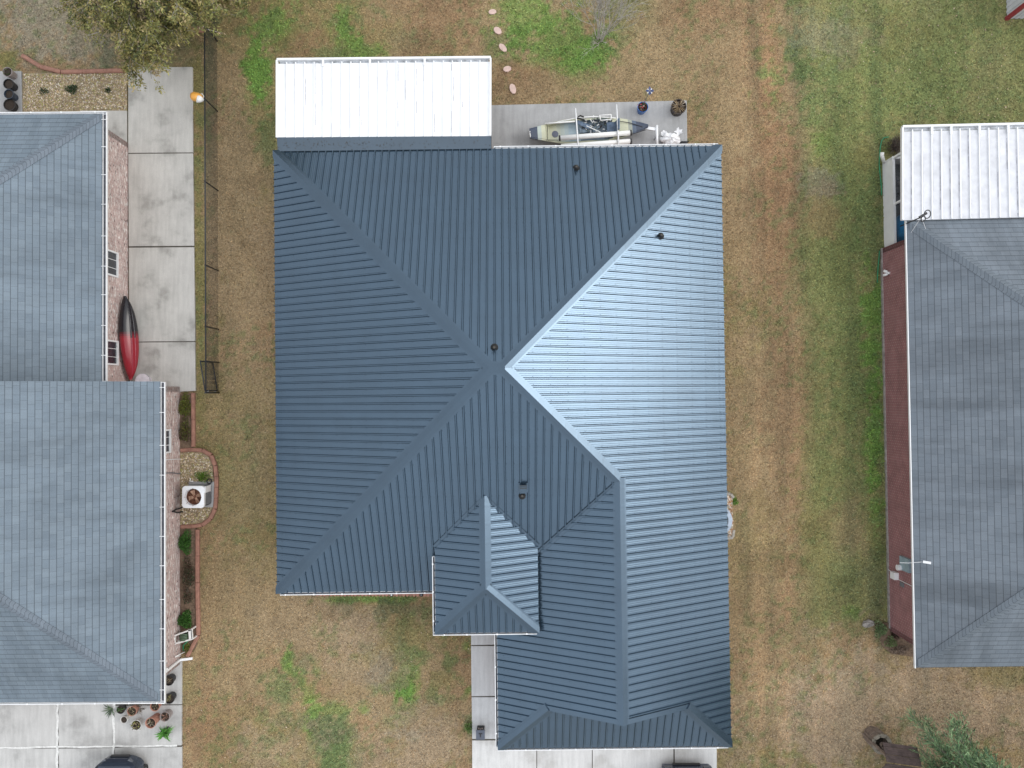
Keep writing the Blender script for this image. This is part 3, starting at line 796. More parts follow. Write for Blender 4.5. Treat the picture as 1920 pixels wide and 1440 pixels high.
# small gable wall, walls, fascia, soffit
mb = MB()
mb.quad(W(xw + run, yG + .05, hg), W(xE - run, yG + .05, hg), W(xr, yG + .05, hr - .02), uv=[(0, 0), (5, 0), (2.5, 1.2)])
build('gable_wall', mb, soffit_m, house)
ov = .45
mb = MB()
pts = [(xW + ov, yN - ov), (xE - ov, yN - ov), (xE - ov, yW + ov), (xw + ov, yW + ov), (xw + ov, yS + ov), (xW + ov, yS + ov)]
pw = [W(x, y, 0) for x, y in pts]
for k in range(6):
    wall_uv(mb, pw[(k + 1) % 6], pw[k], -.1, h0 - .2, -.2)
build('wall', mb, brick_m, house)
mb = MB()
pf = [W(x, y, h0 - .1) for x, y in ((xW + .03, yN - .03), (xE - .03, yN - .03), (xE - .03, yW + .03), (xw + .03, yW + .03), (xw + .03, yS + .03), (xW + .03, yS + .03))]
for k in range(6): mb.bar(pf[k], pf[(k + 1) % 6], .03, .17)
build('fascia', mb, fascia_dark, house)
mb = MB()
mb.add([p - V(0, 0, .1) for p in pf], [list(range(6))])
build('soffit', mb, soffit_m, house)
# entry roof
hd = 3.6
pxW = Lp(816, 1100, hd).x; pxE = Lp(1009, 1100, hd).x; pyS = Lp(912, 1186, hd).y
pc = (pxW + pxE) / 2; phr = hd + (pxE - pxW) / 2 * .5; prun = (pxE - pxW) / 2
yi = yS + (hd - h0) / ps + .02; yj = yS + (phr - h0) / ps + .1
ef = {
    'w': [W(pxW, yi, hd), W(pxW, pyS, hd), W(pc, pyS + prun, phr), W(pc, yj, phr)],
    'e': [W(pxE, pyS, hd), W(pxE, yi, hd), W(pc, yj, phr), W(pc, pyS + prun, phr)],
    's': [W(pxW, pyS, hd), W(pxE, pyS, hd), W(pc, pyS + prun, phr)],
}
mb = MB()
for k, f in enumerate(ef.values()): ribbed(mb, f, phase=.07 + .04 * k)
er = build('entry_roof', mb, blue_metal, house)
en = {k: normal(f) for k, f in ef.items()}
cap(W(pc, pyS + prun - .05, phr), W(pc, yj, phr), en['w'], en['e'], er, .19, 'ridge_cap')
cap(W(pxW, pyS, hd), W(pc, pyS + prun, phr), en['w'], en['s'], er)
cap(W(pxE, pyS, hd), W(pc, pyS + prun, phr), en['e'], en['s'], er)
# flashing where the entry roof meets the main slope
mb = MB()
for x0 in (pxW, pxE):
    p, q = W(x0, yi - .02, hd), W(pc, yj - .05, phr)
    n = nrm['south']; d = (q - p).normalized(); s = n.cross(d)
    if (s - V(0, 0, 0)).dot(W(x0 - pc, 0, 0)) < 0: s = -s
    pts = [p + n * .028 - s * .02, q + n * .028 - s * .02, q + n * .028 + s * .09, p + n * .028 + s * .09]
    if (pts[1] - pts[0]).cross(pts[3] - pts[0]).dot(n) < 0: pts = pts[::-1]
    mb.quad(*pts, uv=[(0, 0)] * 4)
build('valley_flashing', mb, blue_trim, er)
mb = MB()
ep = [W(pxW + .03, yi - .3, hd - .09), W(pxW + .03, pyS + .03, hd - .09), W(pxE - .03, pyS + .03, hd - .09), W(pxE - .03, yi - .3, hd - .09)]
for k in range(3): mb.bar(ep[k], ep[k + 1], .03, .15)
build('fascia', mb, fascia_dark, er)
mb = MB(); mb.add([p - V(0, 0, .06) for p in ep], [[0, 1, 2, 3]]); build('soffit', mb, soffit_m, er)
mb = MB()
e4 = [W(pxW + .35, yS + .3, 0), W(pxW + .35, pyS + .35, 0), W(pxE - .4, pyS + .35, 0), W(pxE - .4, yS + .3, 0)]
wall_uv(mb, e4[0], e4[1], -.1, hd - .15, .25); wall_uv(mb, e4[2], e4[3], -.1, hd - .15, .25)
wall_uv(mb, e4[1], e4[1] + (e4[2] - e4[1]) * .3, -.1, hd - .15, .25); wall_uv(mb, e4[1] + (e4[2] - e4[1]) * .68, e4[2], -.1, hd - .15, .25)
build('entry_wall', mb, brick_m, house)
# gutters
dW, dE, dN, dS = [W(*v_, 0) for v_ in ((-1, 0), (1, 0), (0, 1), (0, -1))]
def frac(p, q, xs, axis): return [min(max((x - p) / (q - p), .01), .99) for x in xs]
x1 = Lp(926, 277, h0).x
gutter(house, W(x1, yN + .01, h0 - .01), W(xE - .1, yN + .01, h0 - .01), dN, frac(926, 1350, [938, 991, 1043, 1097, 1149, 1201, 1251, 1307, 1342], 0), .075, debris=False, strap_tip=True)
gutter(house, W(xW + .1, yS - .01, h0 - .02), W(pxW - .02, yS - .01, h0 - .02), dS, frac(523, 812, [533, 585, 637, 688, 737, 789], 0), .09, strap_tip=True)
gutter(house, W(pxW - .005, yi - .35, hd - .02), W(pxW - .005, pyS + .01, hd - .02), dW, frac(1031, 1186, [1046, 1103, 1162], 0), .09, strap_tip=True)
gutter(house, W(pxW - .09, pyS - .005, hd - .02), W(pxE - .06, pyS - .005, hd - .02), dS, frac(815, 1008, [836, 878, 934, 989], 0), .08, strap_tip=True)
gutter(house, W(xw - .005, pyS + .3, h0 - .02), W(xw - .005, yW + .05, h0 - .02), dW, frac(1188, 1400, [1217, 1271, 1324, 1378], 0), .09, strap_tip=True)
gutter(house, W(xw - .02, yW - .005, h0 - .02), W(xE - .1, yW - .005, h0 - .02), dS, frac(932, 1370, [985, 1031, 1080, 1136, 1190, 1243, 1300, 1350], 0), .08, strap_tip=True)
# coated flashing between the roof and the white patio cover
pcN, pcS, hpc = P(700, 111, 2.5), P(700, 258, 2.72), 2.72
mb = MB()
A = [P(519, 257.5, 2.735), P(921, 255, 2.735), W(x1 + .0, yN - .02, h0 + .06), W(xW + .1, yN - .02, h0 + .06)]
A[2].x, A[3].x = P(921, 278, 2.8).x, P(521, 281, 2.8).x
flat_slope(mb, [A[1], A[0], A[3], A[2]], .03)
fl = build('flashing', mb, blue_flat, house)
# leaf specks lying on the flashing
mb = MB()
for k in range(150):
    s, q = random.random(), random.gauss(.55, .16)
    if random.random() < .55: s = random.uniform(.03, .55)
    p = (A[0] * (1 - s) + A[1] * s) * (1 - q) + (A[3] * (1 - s) + A[2] * s) * q
    mb.tube([p + V(0, 0, .008), p + V(random.uniform(-.03, .03), random.uniform(-.03, .03), .01)], .009, 4)
build('leaf_litter', mb, dark_gap, fl, kind='stuff')

def roof_pt(face, px, py):
    """where the line of sight through a photo pixel meets a roof slope"""
    n = normal(face); o = V(0, 0, CAM_H); d = P(px, py, 0) - o
    return o + d * ((face[0] - o).dot(n) / d.dot(n))
def vent(px, py, face, hgt=.22, r=.045):
    p = roof_pt(face, px, py); n = normal(face)
    mb = MB()
    mb.tube([p, p + V(0, 0, hgt), p + V(0, 0, hgt + .001)], [r, r, r * .8], 12)
    v_ = build('vent_pipe', mb, black_pl, house, smooth=False)
    mb = MB(); mb.tube([p + n * .026, p + n * .03 + V(0, 0, .02), p + V(0, 0, .1), p + V(0, 0, .13)], [r * 2.6, r * 2.3, r * 1.35, r * 1.05], 14)
    build('boot', mb, rubber, v_)
    mb = MB(); mb.tube([p + V(0, 0, hgt + .002), p + V(0, 0, hgt + .004)], [r * .72, r * .7], 12); build('pipe_bore_shade', mb, dark_gap, v_)  # dark disc drawn for the shade inside the pipe
vent(1080, 316, faces['north']); vent(1238, 443, faces['east']); vent(927, 652, faces['north']); vent(979, 929, faces['south'], .14)
p = roof_pt(faces['south'], 981, 914); n = nrm['south']
mb = MB(); d = W(0, math.cos(math.atan(.5)), math.sin(math.atan(.5)))
mb.bar(p - d * .17 + n * .03, p + d * .2 + n * .03, .30, .02, up=n)
mb.bar(p - d * .13 + n * .1, p + d * .13 + n * .1, .2, .1, up=n)
bv = build('roof_vent', mb, blue_trim, house)
mb = MB(); mb.bar(p + d * .05 + n * .155, p + d * .17 + n * .12, .23, .02, up=n); build('hood', mb, fascia_dark, bv)

# ------------------------------------------------------------------ white patio cover behind the house
def alu_cover(name, label, xs, ys_n, ys_s, hn, hs, seams, brackets, mat_p, right_rail=True, post_px=()):
    """xs = (left, right) photo x; ys pairs give the north and south edges at both ends"""
    A = P(xs[0], ys_n[0], hn); B = P(xs[1], ys_n[1], hn); C = P(xs[1], ys_s[1], hs); D = P(xs[0], ys_s[0], hs)
    C.x = B.x + (C.x - B.x) * .35; 
    t = thing(name, label, 'patio cover', ((A + B) / 2) * V(1, 1, 0).length * 0 + V((A.x + B.x) / 2, (A.y + C.y) / 2, 0))
    up = V(0, 0, 1)
    mb = MB(); inA = .13
    def pt(s, q, dz=0): return (A * (1 - s) + B * s) * (1 - q) + (D * (1 - s) + C * s) * q + up * dz
    q0 = .05
    flat_slope(mb, [pt(.004, q0), pt(.996, q0), pt(.996, 1), pt(.004, 1)], .06)
    rp = build('roof_panel', mb, mat_p, t)
    for s in seams:
        mb = MB(); mb.bar(pt(s, q0 - .015, .022), pt(s, .998, .022), .035, .05); build('panel_rib', mb, white_trim, rp)
    # thin grey strips beside the ribs, in broken runs
    mb = MB()
    for s in seams:
        a = random.uniform(.05, .3)
        while a < .97:
            b2 = min(a + random.uniform(.05, .4) * (1 if GR < .5 else 2), .985)
            if random.random() < GR:
                e = random.choice((-1, 1)) * .026 / (B - A).length
                mb.bar(pt(s + e, a, .003), pt(s + e, b2, .003), random.uniform(.012, .03) * (1 if GR < .5 else 2.4), .003)
            a = b2 + random.uniform(.03, .25)
    if mb.v: build('rib_streaks', mb, seam_grey, rp, kind='stuff')
    mb = MB()
    mb.bar(A + up * .01, B + up * .01, .07, .14); build('front_gutter_rail', mb, white_trim, t)
    for s in (0, 1):
        if s and not right_rail: continue
        mb = MB(); mb.bar(pt(s, .012, .02), pt(s, 1, .02), .06, .13); build('side_rail', mb, white_trim, t)
    mb = MB(); mb.bar(pt(.01, .027, -.05), pt(.99, .027, -.05), .1, .02); build('gutter_floor', mb, M_debris2, t)
    for s in brackets:
        mb = MB(); mb.bar(pt(s, .0, .045), pt(s, .095, .045), .07, .05); build('gutter_bracket', mb, white_trim, t)
    for s in (() if name == 'screened_porch' else (.03, .35, .66, .97)):
        mb = MB(); p = pt(s, .06, -.08); mb.bar(V(p.x, p.y, .0), p, .09, .09); build('post', mb, white_trim, t)
    return t, pt
M_debris2 = M('dusty gutter floor', (.42, .44, .47), .7, 0, .5, 5)
GR = .55
sl = [(x - 519) / 402 for x in (537, 554, 571, 589, 606, 623, 641, 658, 676, 693, 710, 728, 745, 762, 780, 797, 814, 832, 849, 866, 884, 901)]
GR = .3
alu_cover('patio_cover', 'bright white ribbed patio cover joined to the north side of the blue metal roof', (520, 920), (112.5, 108.5), (259, 256), 2.5, 2.72, sl, [(x - 519) / 402 for x in (606, 694, 797)], white_alu)

# ------------------------------------------------------------------ neighbour on the left: shingled brick house
W2, TL2 = rot_frame(R(.45))
hL = 2.6
def L2(x, y, h): return TL2(P(x, y, h))
lh = thing('brick_ranch_house', 'pale pink brick house with blue grey shingle roof along the left edge', 'house', (-17, 0, 0))
xf = (L2(299.5, 730, hL).x + L2(302, 1300, hL).x) / 2; yf0 = L2(250, 715, 3.0).y; yf1 = L2(200, 1316, hL).y
xb = (L2(190, 240, hL).x + L2(193, 700, hL).x) / 2; yb1 = L2(100, 214, hL).y
wF = 13.0; rf = wF / 2; hF = hL + rf * .5; xL = xf - wF
wB = xb - xL; rb = wB / 2; hB = hL + rb * .5
ff = {
    'e': [W2(xf, yf1, hL), W2(xf, yf0, hL), W2(xf - rf, yf0, hF), W2(xf - rf, yf1 + rf, hF)],
    's': [W2(xL, yf1, hL), W2(xf, yf1, hL), W2(xf - rf, yf1 + rf, hF)],
    'w': [W2(xL, yf0, hL), W2(xL, yf1, hL), W2(xf - rf, yf1 + rf, hF), W2(xf - rf, yf0, hF)],
}
yb0 = yf0 - .3
fb = {
    'e': [W2(xb, yb0, hL), W2(xb, yb1, hL), W2(xb - rb, yb1 - rb, hB), W2(xb - rb, yb0, hB)],
    'n': [W2(xb, yb1, hL), W2(xL, yb1, hL), W2(xb - rb, yb1 - rb, hB)],
    'w': [W2(xL, yb1, hL), W2(xL, yb0, hL), W2(xb - rb, yb0, hB), W2(xb - rb, yb1 - rb, hB)],
}
mb = MB()
for f in ff.values(): flat_slope(mb, f, .05)
mb.quad(W2(xL, yf0 - .02, hL), W2(xf, yf0 - .02, hL), W2(xf - rf, yf0 - .02, hF), uv=[(0, 0)] * 3)
rfo = build('front_roof', mb, shingle_l, lh)
mb = MB()
for f in fb.values(): flat_slope(mb, f, .05)
rbo = build('rear_roof', mb, shingle_l, lh)
def scap(p, q, A, B, par, mat, w=.17): return build('hip_cap', hipcap(p, q, A, B, w, .022, trim=True), mat, par)
scap(W2(xf - .08, yf1 + .08, hL + .03), W2(xf - rf, yf1 + rf, hF), normal(ff['e']), normal(ff['s']), rfo, cap_l)
scap(W2(xb - .06, yb1 - .06, hL + .03), W2(xb - rb, yb1 - rb, hB), normal(fb['e']), normal(fb['n']), rbo, cap_l)
scap(W2(xf - rf, yf1 + rf, hF), W2(xf - rf, yf0, hF), normal(ff['e']), normal(ff['w']), rfo, cap_l)
# walls
wx_b = TL2(P(240, 400, 0)).x; wx_f = TL2(P(338, 900, 0)).x; wyb = TL2(P(200, 268, 0)).y; wyf = TL2(P(330, 1245, 0)).y
mb = MB()
def wl(a, b_, z1=hL - .12): wall_uv(mb, W2(*a, 0), W2(*b_, 0), -.1, z1, .2)
# walls run so that their outer face is the near face
wl((wx_b, yf0 - .2), (wx_b, wyb)); wl((wx_b, wyb), (xL + .5, wyb)); wl((wx_f, wyf), (wx_f, yf0 - .15)); wl((xL + .5, wyf), (wx_f, wyf)); wl((wx_f, yf0 - .15), (wx_b, yf0 - .15))
build('wall', mb, brick_l, lh)
mb = MB()
mb.quad(W2(wx_b - .3, yf0, hL - .12), W2(xb, yf0, hL - .12), W2(xb, yb1, hL - .12), W2(wx_b - .3, yb1, hL - .12))
mb.quad(W2(wx_f - .3, yf1, hL - .12), W2(xf, yf1, hL - .12), W2(xf, yf0, hL - .12), W2(wx_f - .3, yf0, hL - .12))
mb.quad(W2(xL, wyb - .2, hL - .125), W2(xb, wyb - .2, hL - .125), W2(xb, yb1, hL - .125), W2(xL, yb1, hL - .125))
mb.quad(W2(xL, yf1, hL - .125), W2(xf, yf1, hL - .125), W2(xf, wyf + .2, hL - .125), W2(xL, wyf + .2, hL - .125))
build('soffit', mb, soffit_m, lh)
E2, S2, N2 = W2(1, 0, 0), W2(0, -1, 0), W2(0, 1, 0)
ys = lambda px, lst, p, q: [min(max((y - p) / (q - p), .005), .995) for y in lst]
gutter(lh, W2(xb, yb1 + .08, hL), W2(xb, yf0 + .02, hL), E2, ys(0, [229, 280, 332, 387, 446, 502, 555, 612, 667], 214, 715), .16)
gutter(lh, W2(xL, yb1, hL), W2(xb + .15, yb1, hL), N2, [(x + 330) / 530 for x in (-100, -20, 17, 73, 124, 181)], .08, debris=False, strap_tip=True)
gutter(lh, W2(xf, yf0 - .03, hL), W2(xf, yf1 - .08, hL), E2, ys(0, [725, 772, 834, 890, 950, 1005, 1060, 1123, 1178, 1238, 1292], 715, 1318), .16)
gutter(lh, W2(xL, yf1, hL), W2(xf + .15, yf1, hL), S2, [(x + 330) / 636 for x in (-60, 20, 75, 134, 189, 246, 293)], .07, debris=False, strap_tip=True)
def window(par, y0, y1, z0, z1, x, fr, sill_in=.0, bars=(3, 1)):
    """window in an east or west wall; frame proud of the wall by fr (signed)"""
    s = 1 if fr > 0 else -1
    mb = MB(); xo = x + fr / 2
    for (a, b2, c, d) in ((y0, y1, z1 - .07, z1), (y0, y1, z0, z0 + .07), (y0, y0 + .06, z0 + .07, z1 - .07), (y1 - .06, y1, z0 + .07, z1 - .07)):
        c0 = W2(xo, (a + b2) / 2, (c + d) / 2); mb.box(c0, (abs(fr) + .03, b2 - a, d - c), R(.45))
    w = build('window', mb, white_trim, par)
    mb = MB(); mb.box(W2(x + s * .005, (y0 + y1) / 2, (z0 + z1) / 2), (.012, y1 - y0 - .1, z1 - z0 - .1), R(.45)); build('pane', mb, glass, w)
    mb = MB()
    for k in range(1, bars[0]):
        yy = y0 + (y1 - y0) * k / bars[0]; mb.box(W2(x + s * .016, yy, (z0 + z1) / 2), (.012, .018, z1 - z0 - .14), R(.45))
    mb.box(W2(x + s * .02, (y0 + y1) / 2, z0 + (z1 - z0) * .5), (.014, y1 - y0 - .12, .03), R(.45))
    build('muntins', mb, white_trim, w)
def wy(y, h, x=200): return L2(x, y, h).y
window(lh, wy(516, 1.4), wy(468, 1.4), .78, 2.25, wx_b, .05)
window(lh, wy(684, 1.4), wy(637, 1.4), .76, 2.25, wx_b, .05)
window(lh, wy(853, 1.7), wy(807, 1.7), .86, 2.3, wx_f, .05, bars=(3, 1))
# downspout at the front corner: out of the gutter, back to the wall, down and out
mb = MB()
dn = [W2(xf + .1, wy(1258, 2.5), hL - .08), W2(xf + .1, wy(1258, 2.5), hL - .25), W2(wx_f + .06, wyf + .2, hL - .7), W2(wx_f + .06, wyf + .22, .18), W2(wx_f + .5, wyf + .24, .07)]
for k in range(4): mb.bar(dn[k], dn[k + 1], .09, .075)
build('downspout', mb, white_trim, lh)
mb = MB()
mb.tube([W2(wx_f + .03, wy(862, .1), .05), W2(wx_f + .03, wy(862, 1.0), 1.2)], .018, 8); build('conduit', mb, white_trim, lh)
mb = MB(); mb.box(W2(wx_f + .06, wy(863, 1.8), 1.75), (.12, .2, .26)); build('utility_box', mb, util_grey, lh)
mb = MB(); mb.box(W2(wx_f + .05, wy(888, 1.7), 1.65), (.1, .17, .25)); build('disconnect_box', mb, black_pl, lh)
mb = MB()
mb.tube([W2(wx_f + .03, wy(888, 1.5), 1.5), W2(wx_f + .03, wy(887, .6), .7), W2(wx_f + .06, wy(889, .0), .1)], .02, 8); build('conduit', mb, grey_pl, lh)
mb = MB()
for k in range(2):
    mb.tube([W2(wx_f + .05 + .05 * k, wy(958, .5), .75), W2(wx_f + .05 + .05 * k, wy(955 + 6 * k, .3), .45), W2(wx_f + .2, wy(953 + 8 * k, .3), .25)], .03, 8)
build('refrigerant_pipes', mb, black_pl, lh)

# ------------------------------------------------------------------ neighbour on the right: maroon brick house
W3, TL3 = rot_frame(R(.7))
hR = 2.6
def L3(x, y, h): return TL3(P(x, y, h))
rh = thing('maroon_brick_house', 'dark maroon brick house with slate grey shingle roof along the right edge', 'house', (19, 0, 0))
rx = (L3(1704, 440, hR).x + L3(1712, 1240, hR).x) / 2; ry1 = L3(1800, 411, hR).y; ry0 = L3(1800, 1251, hR).y
wR = 13.4; rr = wR / 2; hRr = hR + rr * .5
fr_ = {
    'w': [W3(rx, ry1, hR), W3(rx, ry0, hR), W3(rx + rr, ry0 + rr, hRr), W3(rx + rr, ry1 - rr, hRr)],
    'n': [W3(rx + wR, ry1, hR), W3(rx, ry1, hR), W3(rx + rr, ry1 - rr, hRr)],
    's': [W3(rx, ry0, hR), W3(rx + wR, ry0, hR), W3(rx + rr, ry0 + rr, hRr)],
    'e': [W3(rx + wR, ry0, hR), W3(rx + wR, ry1, hR), W3(rx + rr, ry1 - rr, hRr), W3(rx + rr, ry0 + rr, hRr)],
}
mb = MB()
for f in fr_.values(): flat_slope(mb, f, .05)
rro = build('roof', mb, shingle_r, rh)
scap(W3(rx + .08, ry1 - .08, hR + .03), W3(rx + rr, ry1 - rr, hRr), normal(fr_['w']), normal(fr_['n']), rro, cap_r, .2)
scap(W3(rx + .06, ry0 + .06, hR + .03), W3(rx + rr, ry0 + rr, hRr), normal(fr_['w']), normal(fr_['s']), rro, cap_r, .18)
wrx = (TL3(P(1656, 520, 0)).x + TL3(P(1664, 1100, 0)).x) / 2; wry0 = TL3(P(1666, 1182, 0)).y; wry1 = TL3(P(1655, 466, 0)).y
mb = MB()
def wl3(a, b_, z1=hR - .12): wall_uv(mb, W3(*a, 0), W3(*b_, 0), -.1, z1, .2)
wl3((wrx, wry1), (wrx, wry0)); wl3((wrx, wry0), (rx + wR - .5, wry0)); wl3((rx + wR - .5, wry1), (wrx, wry1))
build('wall', mb, brick_r, rh)
mb = MB(); mb.bar(W3(rx - .012, ry1 + .02, hR - .03), W3(rx - .012, ry0 - .02, hR - .03), .03, .08); build('fascia', mb, white_trim, rh)
mb = MB(); mb.quad(W3(rx, ry0, hR - .13), W3(rx + .8, ry0, hR - .13), W3(rx + .8, ry1, hR - .13), W3(rx, ry1, hR - .13))
mb.quad(W3(rx + .8, ry0, hR - .13), W3(rx + wR, ry0, hR - .13), W3(rx + wR, ry0 + .8, hR - .13), W3(rx + .8, ry0 + .8, hR - .13))
build('soffit', mb, soffit_m, rh)
mb = MB(); mb.bar(W3(wrx - .01, wry0 + .1, .0), W3(wrx - .01, wry1, .0), .07, .16); build('footing', mb, rock_m, rh)
def on_wall(px, py):
    o = V(0, 0, CAM_H); d = P(px, py, 0) - o; a = W3(wrx, 0, 0); n = W3(1, 0, 0)
    return o + d * ((a - o).dot(n) / d.dot(n))
def wallbox(name, px, py, w, h, d, mat, par=rh):
    p = on_wall(px, py); mb = MB(); mb.box(p - W3(d / 2, 0, 0), (d, w, h), R(.7)); return build(name, mb, mat, par)
wallbox('electric_panel', 1700, 1058, .5, .62, .1, util_grey)
mb = MB(); p = on_wall(1693, 1064); mb.tube([p, p - W3(.22, 0, 0)], [.11, .105], 16); build('electric_meter', mb, white_trim, rh)
m_ = wallbox('cable_box', 1681, 1079, .26, .32, .16, white_trim)
p = on_wall(1681, 1079)
mb = MB(); mb.tube([p - W3(.03, -.05, .1), p + V(0, 0, -.6) - W3(.03, -.1, 0)], .012, 6); mb.tube([p - W3(.03, .1, -.1), p - W3(.02, .12, -1.4)], .012, 6); build('conduit', mb, white_trim, rh)
wallbox('cover_plate', 1692, 1096, .16, .26, .03, grey_pl)
p = on_wall(1668, 512); mb = MB(); mb.tube([p, p - W3(.08, 0, 0)], [.05, .05], 12); mb.tube([p - W3(.07, -.04, 0), p - W3(.16, -.1, .1)], [.045, .06], 12); mb.tube([p - W3(.07, .04, 0), p - W3(.17, .06, .12)], [.04, .055], 12)
build('flood_light', mb, white_trim, rh, smooth=True)
p = roof_pt(fr_['w'], 1738, 1054); n = normal(fr_['w'])
mb = MB(); mb.bar(p - V(.11, -.01, .055) + n * .03, p + V(.11, -.01, .055) + n * .03, .085, .04, up=n); bk = build('roof_bracket', mb, white_trim, rh)
mb = MB(); mb.tube([p - V(.14, 0, .05) + n * .03, p - V(.5, .08, .24) + n * .02, p - V(.75, .1, .36) + n * .02], .008, 6); build('cable', mb, white_trim, bk)

# screened porch: white knee wall, dark screens, white ribbed roof
GR = .95
sl = [(x - 1690) / 230 for x in (1709, 1727, 1745, 1763, 1781, 1798, 1816, 1834, 1852, 1870, 1888, 1906, 1924, 1942, 1960, 1978)]
sl = [s * 230 / 310 for s in sl]
porch, ppt = alu_cover('screened_porch', 'screened porch with white ribbed roof on the north end of the maroon house', (1691, 2000), (238, 231), (413, 405), 2.55, 2.72, sl, [(x - 1690) / 310 for x in (1745, 1781, 1834, 1888, 1940)], dirty_white, right_rail=False)
mb = MB()
pk = [P(1655, 305, 0), P(1656, 467, 0)]
xk = TL3(pk[0]).x; yk1 = TL3(pk[0]).y; yk0 = TL3(pk[1]).y
mb.bar(W3(xk + .04, yk1, .34), W3(xk + .04, yk0 + .01, .34), .08, .76)
mb.bar(W3(xk, yk1 - .04, .34), W3(xk + 5, yk1 - .04, .34), .08, .76)
build('knee_wall', mb, white_trim, porch)
mb = MB()
for yy in (yk1 - .05, (yk0 + yk1) / 2 - .12): mb.bar(W3(xk + .05, yy, .72), W3(xk + .05, yy, 2.5), .08, .08, up=W3(0, 1, 0))
mb.bar(W3(xk + .09, yk1 - .1, 2.42), W3(xk + .09, yk0 + .1, 2.42), .09, .15)
mb.bar(W3(xk + .03, yk1, .735), W3(xk + .03, yk0 + .01, .735), .10, .03)
for xx in (1.3, 2.6, 3.9): mb.bar(W3(xk + xx, yk1 - .07, .87), W3(xk + xx, yk1 - .07, 2.45), .09, .09)
mb.bar(W3(xk + .1, yk1 - .07, 1.9), W3(xk + 5, yk1 - .07, 1.9), .07, .08)
build('screen_frame', mb, white_trim, porch)
mb = MB(); mb.quad(W3(xk + .05, yk1, .03), W3(xk + .05, yk0, .03), W3(xk + 6, yk0, .03), W3(xk + 6, yk1, .03)); build('porch_floor', mb, M('dim porch floor', (.10, .11, .13), .6), porch)
# the clear panes (open weave screens)
m, N, L, b = node_mat('insect screen')
tr = N.new('ShaderNodeBsdfTransparent'); mx = N.new('ShaderNodeMixShader')
b.inputs['Base Color'].default_value = (.03, .035, .045, 1); b.inputs['Roughness'].default_value = .25
tcs = N.new('ShaderNodeTexCoord').outputs['Object']
L.new(ramp(N, L, noise(N, L, tcs, 60, 1), [(.3, g(.22)), (.7, g(.36))]), mx.inputs[0])
L.new(tr.outputs[0], mx.inputs[1]); L.new(b.outputs[0], mx.inputs[2]); L.new(mx.outputs[0], N['Material Output'].inputs[0])
screen_m = m
mb = MB(); mb.quad(W3(xk + .07, yk1 - .1, .75), W3(xk + .07, yk0 + .1, .75), W3(xk + .07, yk0 + .1, 2.35), W3(xk + .07, yk1 - .1, 2.35)); build('screen', mb, screen_m, porch)
# things inside the porch
mb = MB(); c0 = W3(xk + .72, yk0 + .62, 0)
n_ = 20; prof = []
for k in range(9):
    z = .05 + 1.15 * k / 8; r = .52 * math.sqrt(max(0, 1 - ((z - .05) / 1.25) ** 2)) + .03
    prof.append((r, z))
mb.lathe(prof, c0, n_); 
for k in range(len(mb.v)):
    x, y, z = mb.v[k]; s = 1 + .08 * math.sin(7 * math.atan2(y - c0.y, x - c0.x) + z * 4); mb.v[k] = (c0.x + (x - c0.x) * s, c0.y + (y - c0.y) * s * 1.2, z)
build('draped_cover', mb, blue_tarp, base=c0, smooth=True, label='blue plastic sheet draped over a mound behind the porch screen', cat='cover')
c0 = W3(xk + .5, yk1 - .75, 0)
fan = thing('pedestal_fan', 'dark round fan standing behind the porch screen near the north corner', 'fan', c0)
mb = MB(); mb.lathe([(.001, .03), (.2, .03), (.2, .06), (.03, .08), (.02, 1.0)], c0, 16); build('stand', mb, grey_pl, fan, smooth=True)
mb = MB()
for r in (.06, .12, .18): mb.tube([c0 + V(-.12 + r * math.cos(a) * .4, r * math.sin(a), 1.1 + r * math.cos(a)) for a in np.linspace(0, 2 * math.pi, 17)], .008, 5)
build('guard', mb, galv, fan)
mb = MB()
for k in range(3):
    a = k * 2.1; mb.bar(c0 + V(-.1, 0, 1.1), c0 + V(-.1 + .05 * math.cos(a), .15 * math.sin(a), 1.1 + .15 * math.cos(a)), .07, .01)
build('blade', mb, black_pl, fan)
c0 = W3(xk + .75, (yk0 + yk1) / 2 + .25, 0)
ch = thing('patio_chair', 'blue patio chair in the shade behind the porch screen', 'chair', c0)
mb = MB(); mb.box(c0 + V(0, 0, .43), (.5, .5, .06)); build('seat', mb, blue_tarp, ch)
mb = MB(); mb.box(c0 + V(.24, 0, .72), (.06, .5, .56)); build('backrest', mb, blue_tarp, ch)
for sx in (-.21, .21):
    for sy in (-.21, .21):
        mb = MB(); mb.tube([c0 + V(sx, sy, 0.03), c0 + V(sx, sy, .4)], .02, 6); build('leg', mb, black_pl, ch)
# antenna on the eave corner
p = P(1700, 419, 2.62)
an = thing('roof_antenna', 'black mast with a ring shaped antenna on the eave corner of the maroon house', 'antenna', p)
mb = MB(); mb.tube([p + V(0, 0, -.4), p + V(0, 0, 1.05)], .022, 8); build('mast', mb, black_pl, an)
mb = MB(); t0 = p + V(0, 0, 1.06)
for (cx, cy, r) in ((.12, .06, .11), (-.02, -.1, .07)):
    mb.tube([t0 + V(cx + r * math.cos(a), cy + r * 1.2 * math.sin(a), .03 * math.sin(a)) for a in np.linspace(0, 2 * math.pi, 21)], .018, 6)
mb.bar(t0 + V(-.15, -.05, 0), t0 + V(.1, .1, 0), .08, .05); build('ring_antenna', mb, black_pl, an)
mb = MB()
for e in ((.35, -.7, -.05), (-.05, -.55, -.3)):
    mb.tube([t0 - V(0, 0, .15), roof_pt(fr_['w'], 1700 + (35 if e[0] > 0 else 8), 419 + (10 if e[0] > 0 else 17)) + V(0, 0, .02)], .008, 6)
build('brace', mb, white_trim, an)

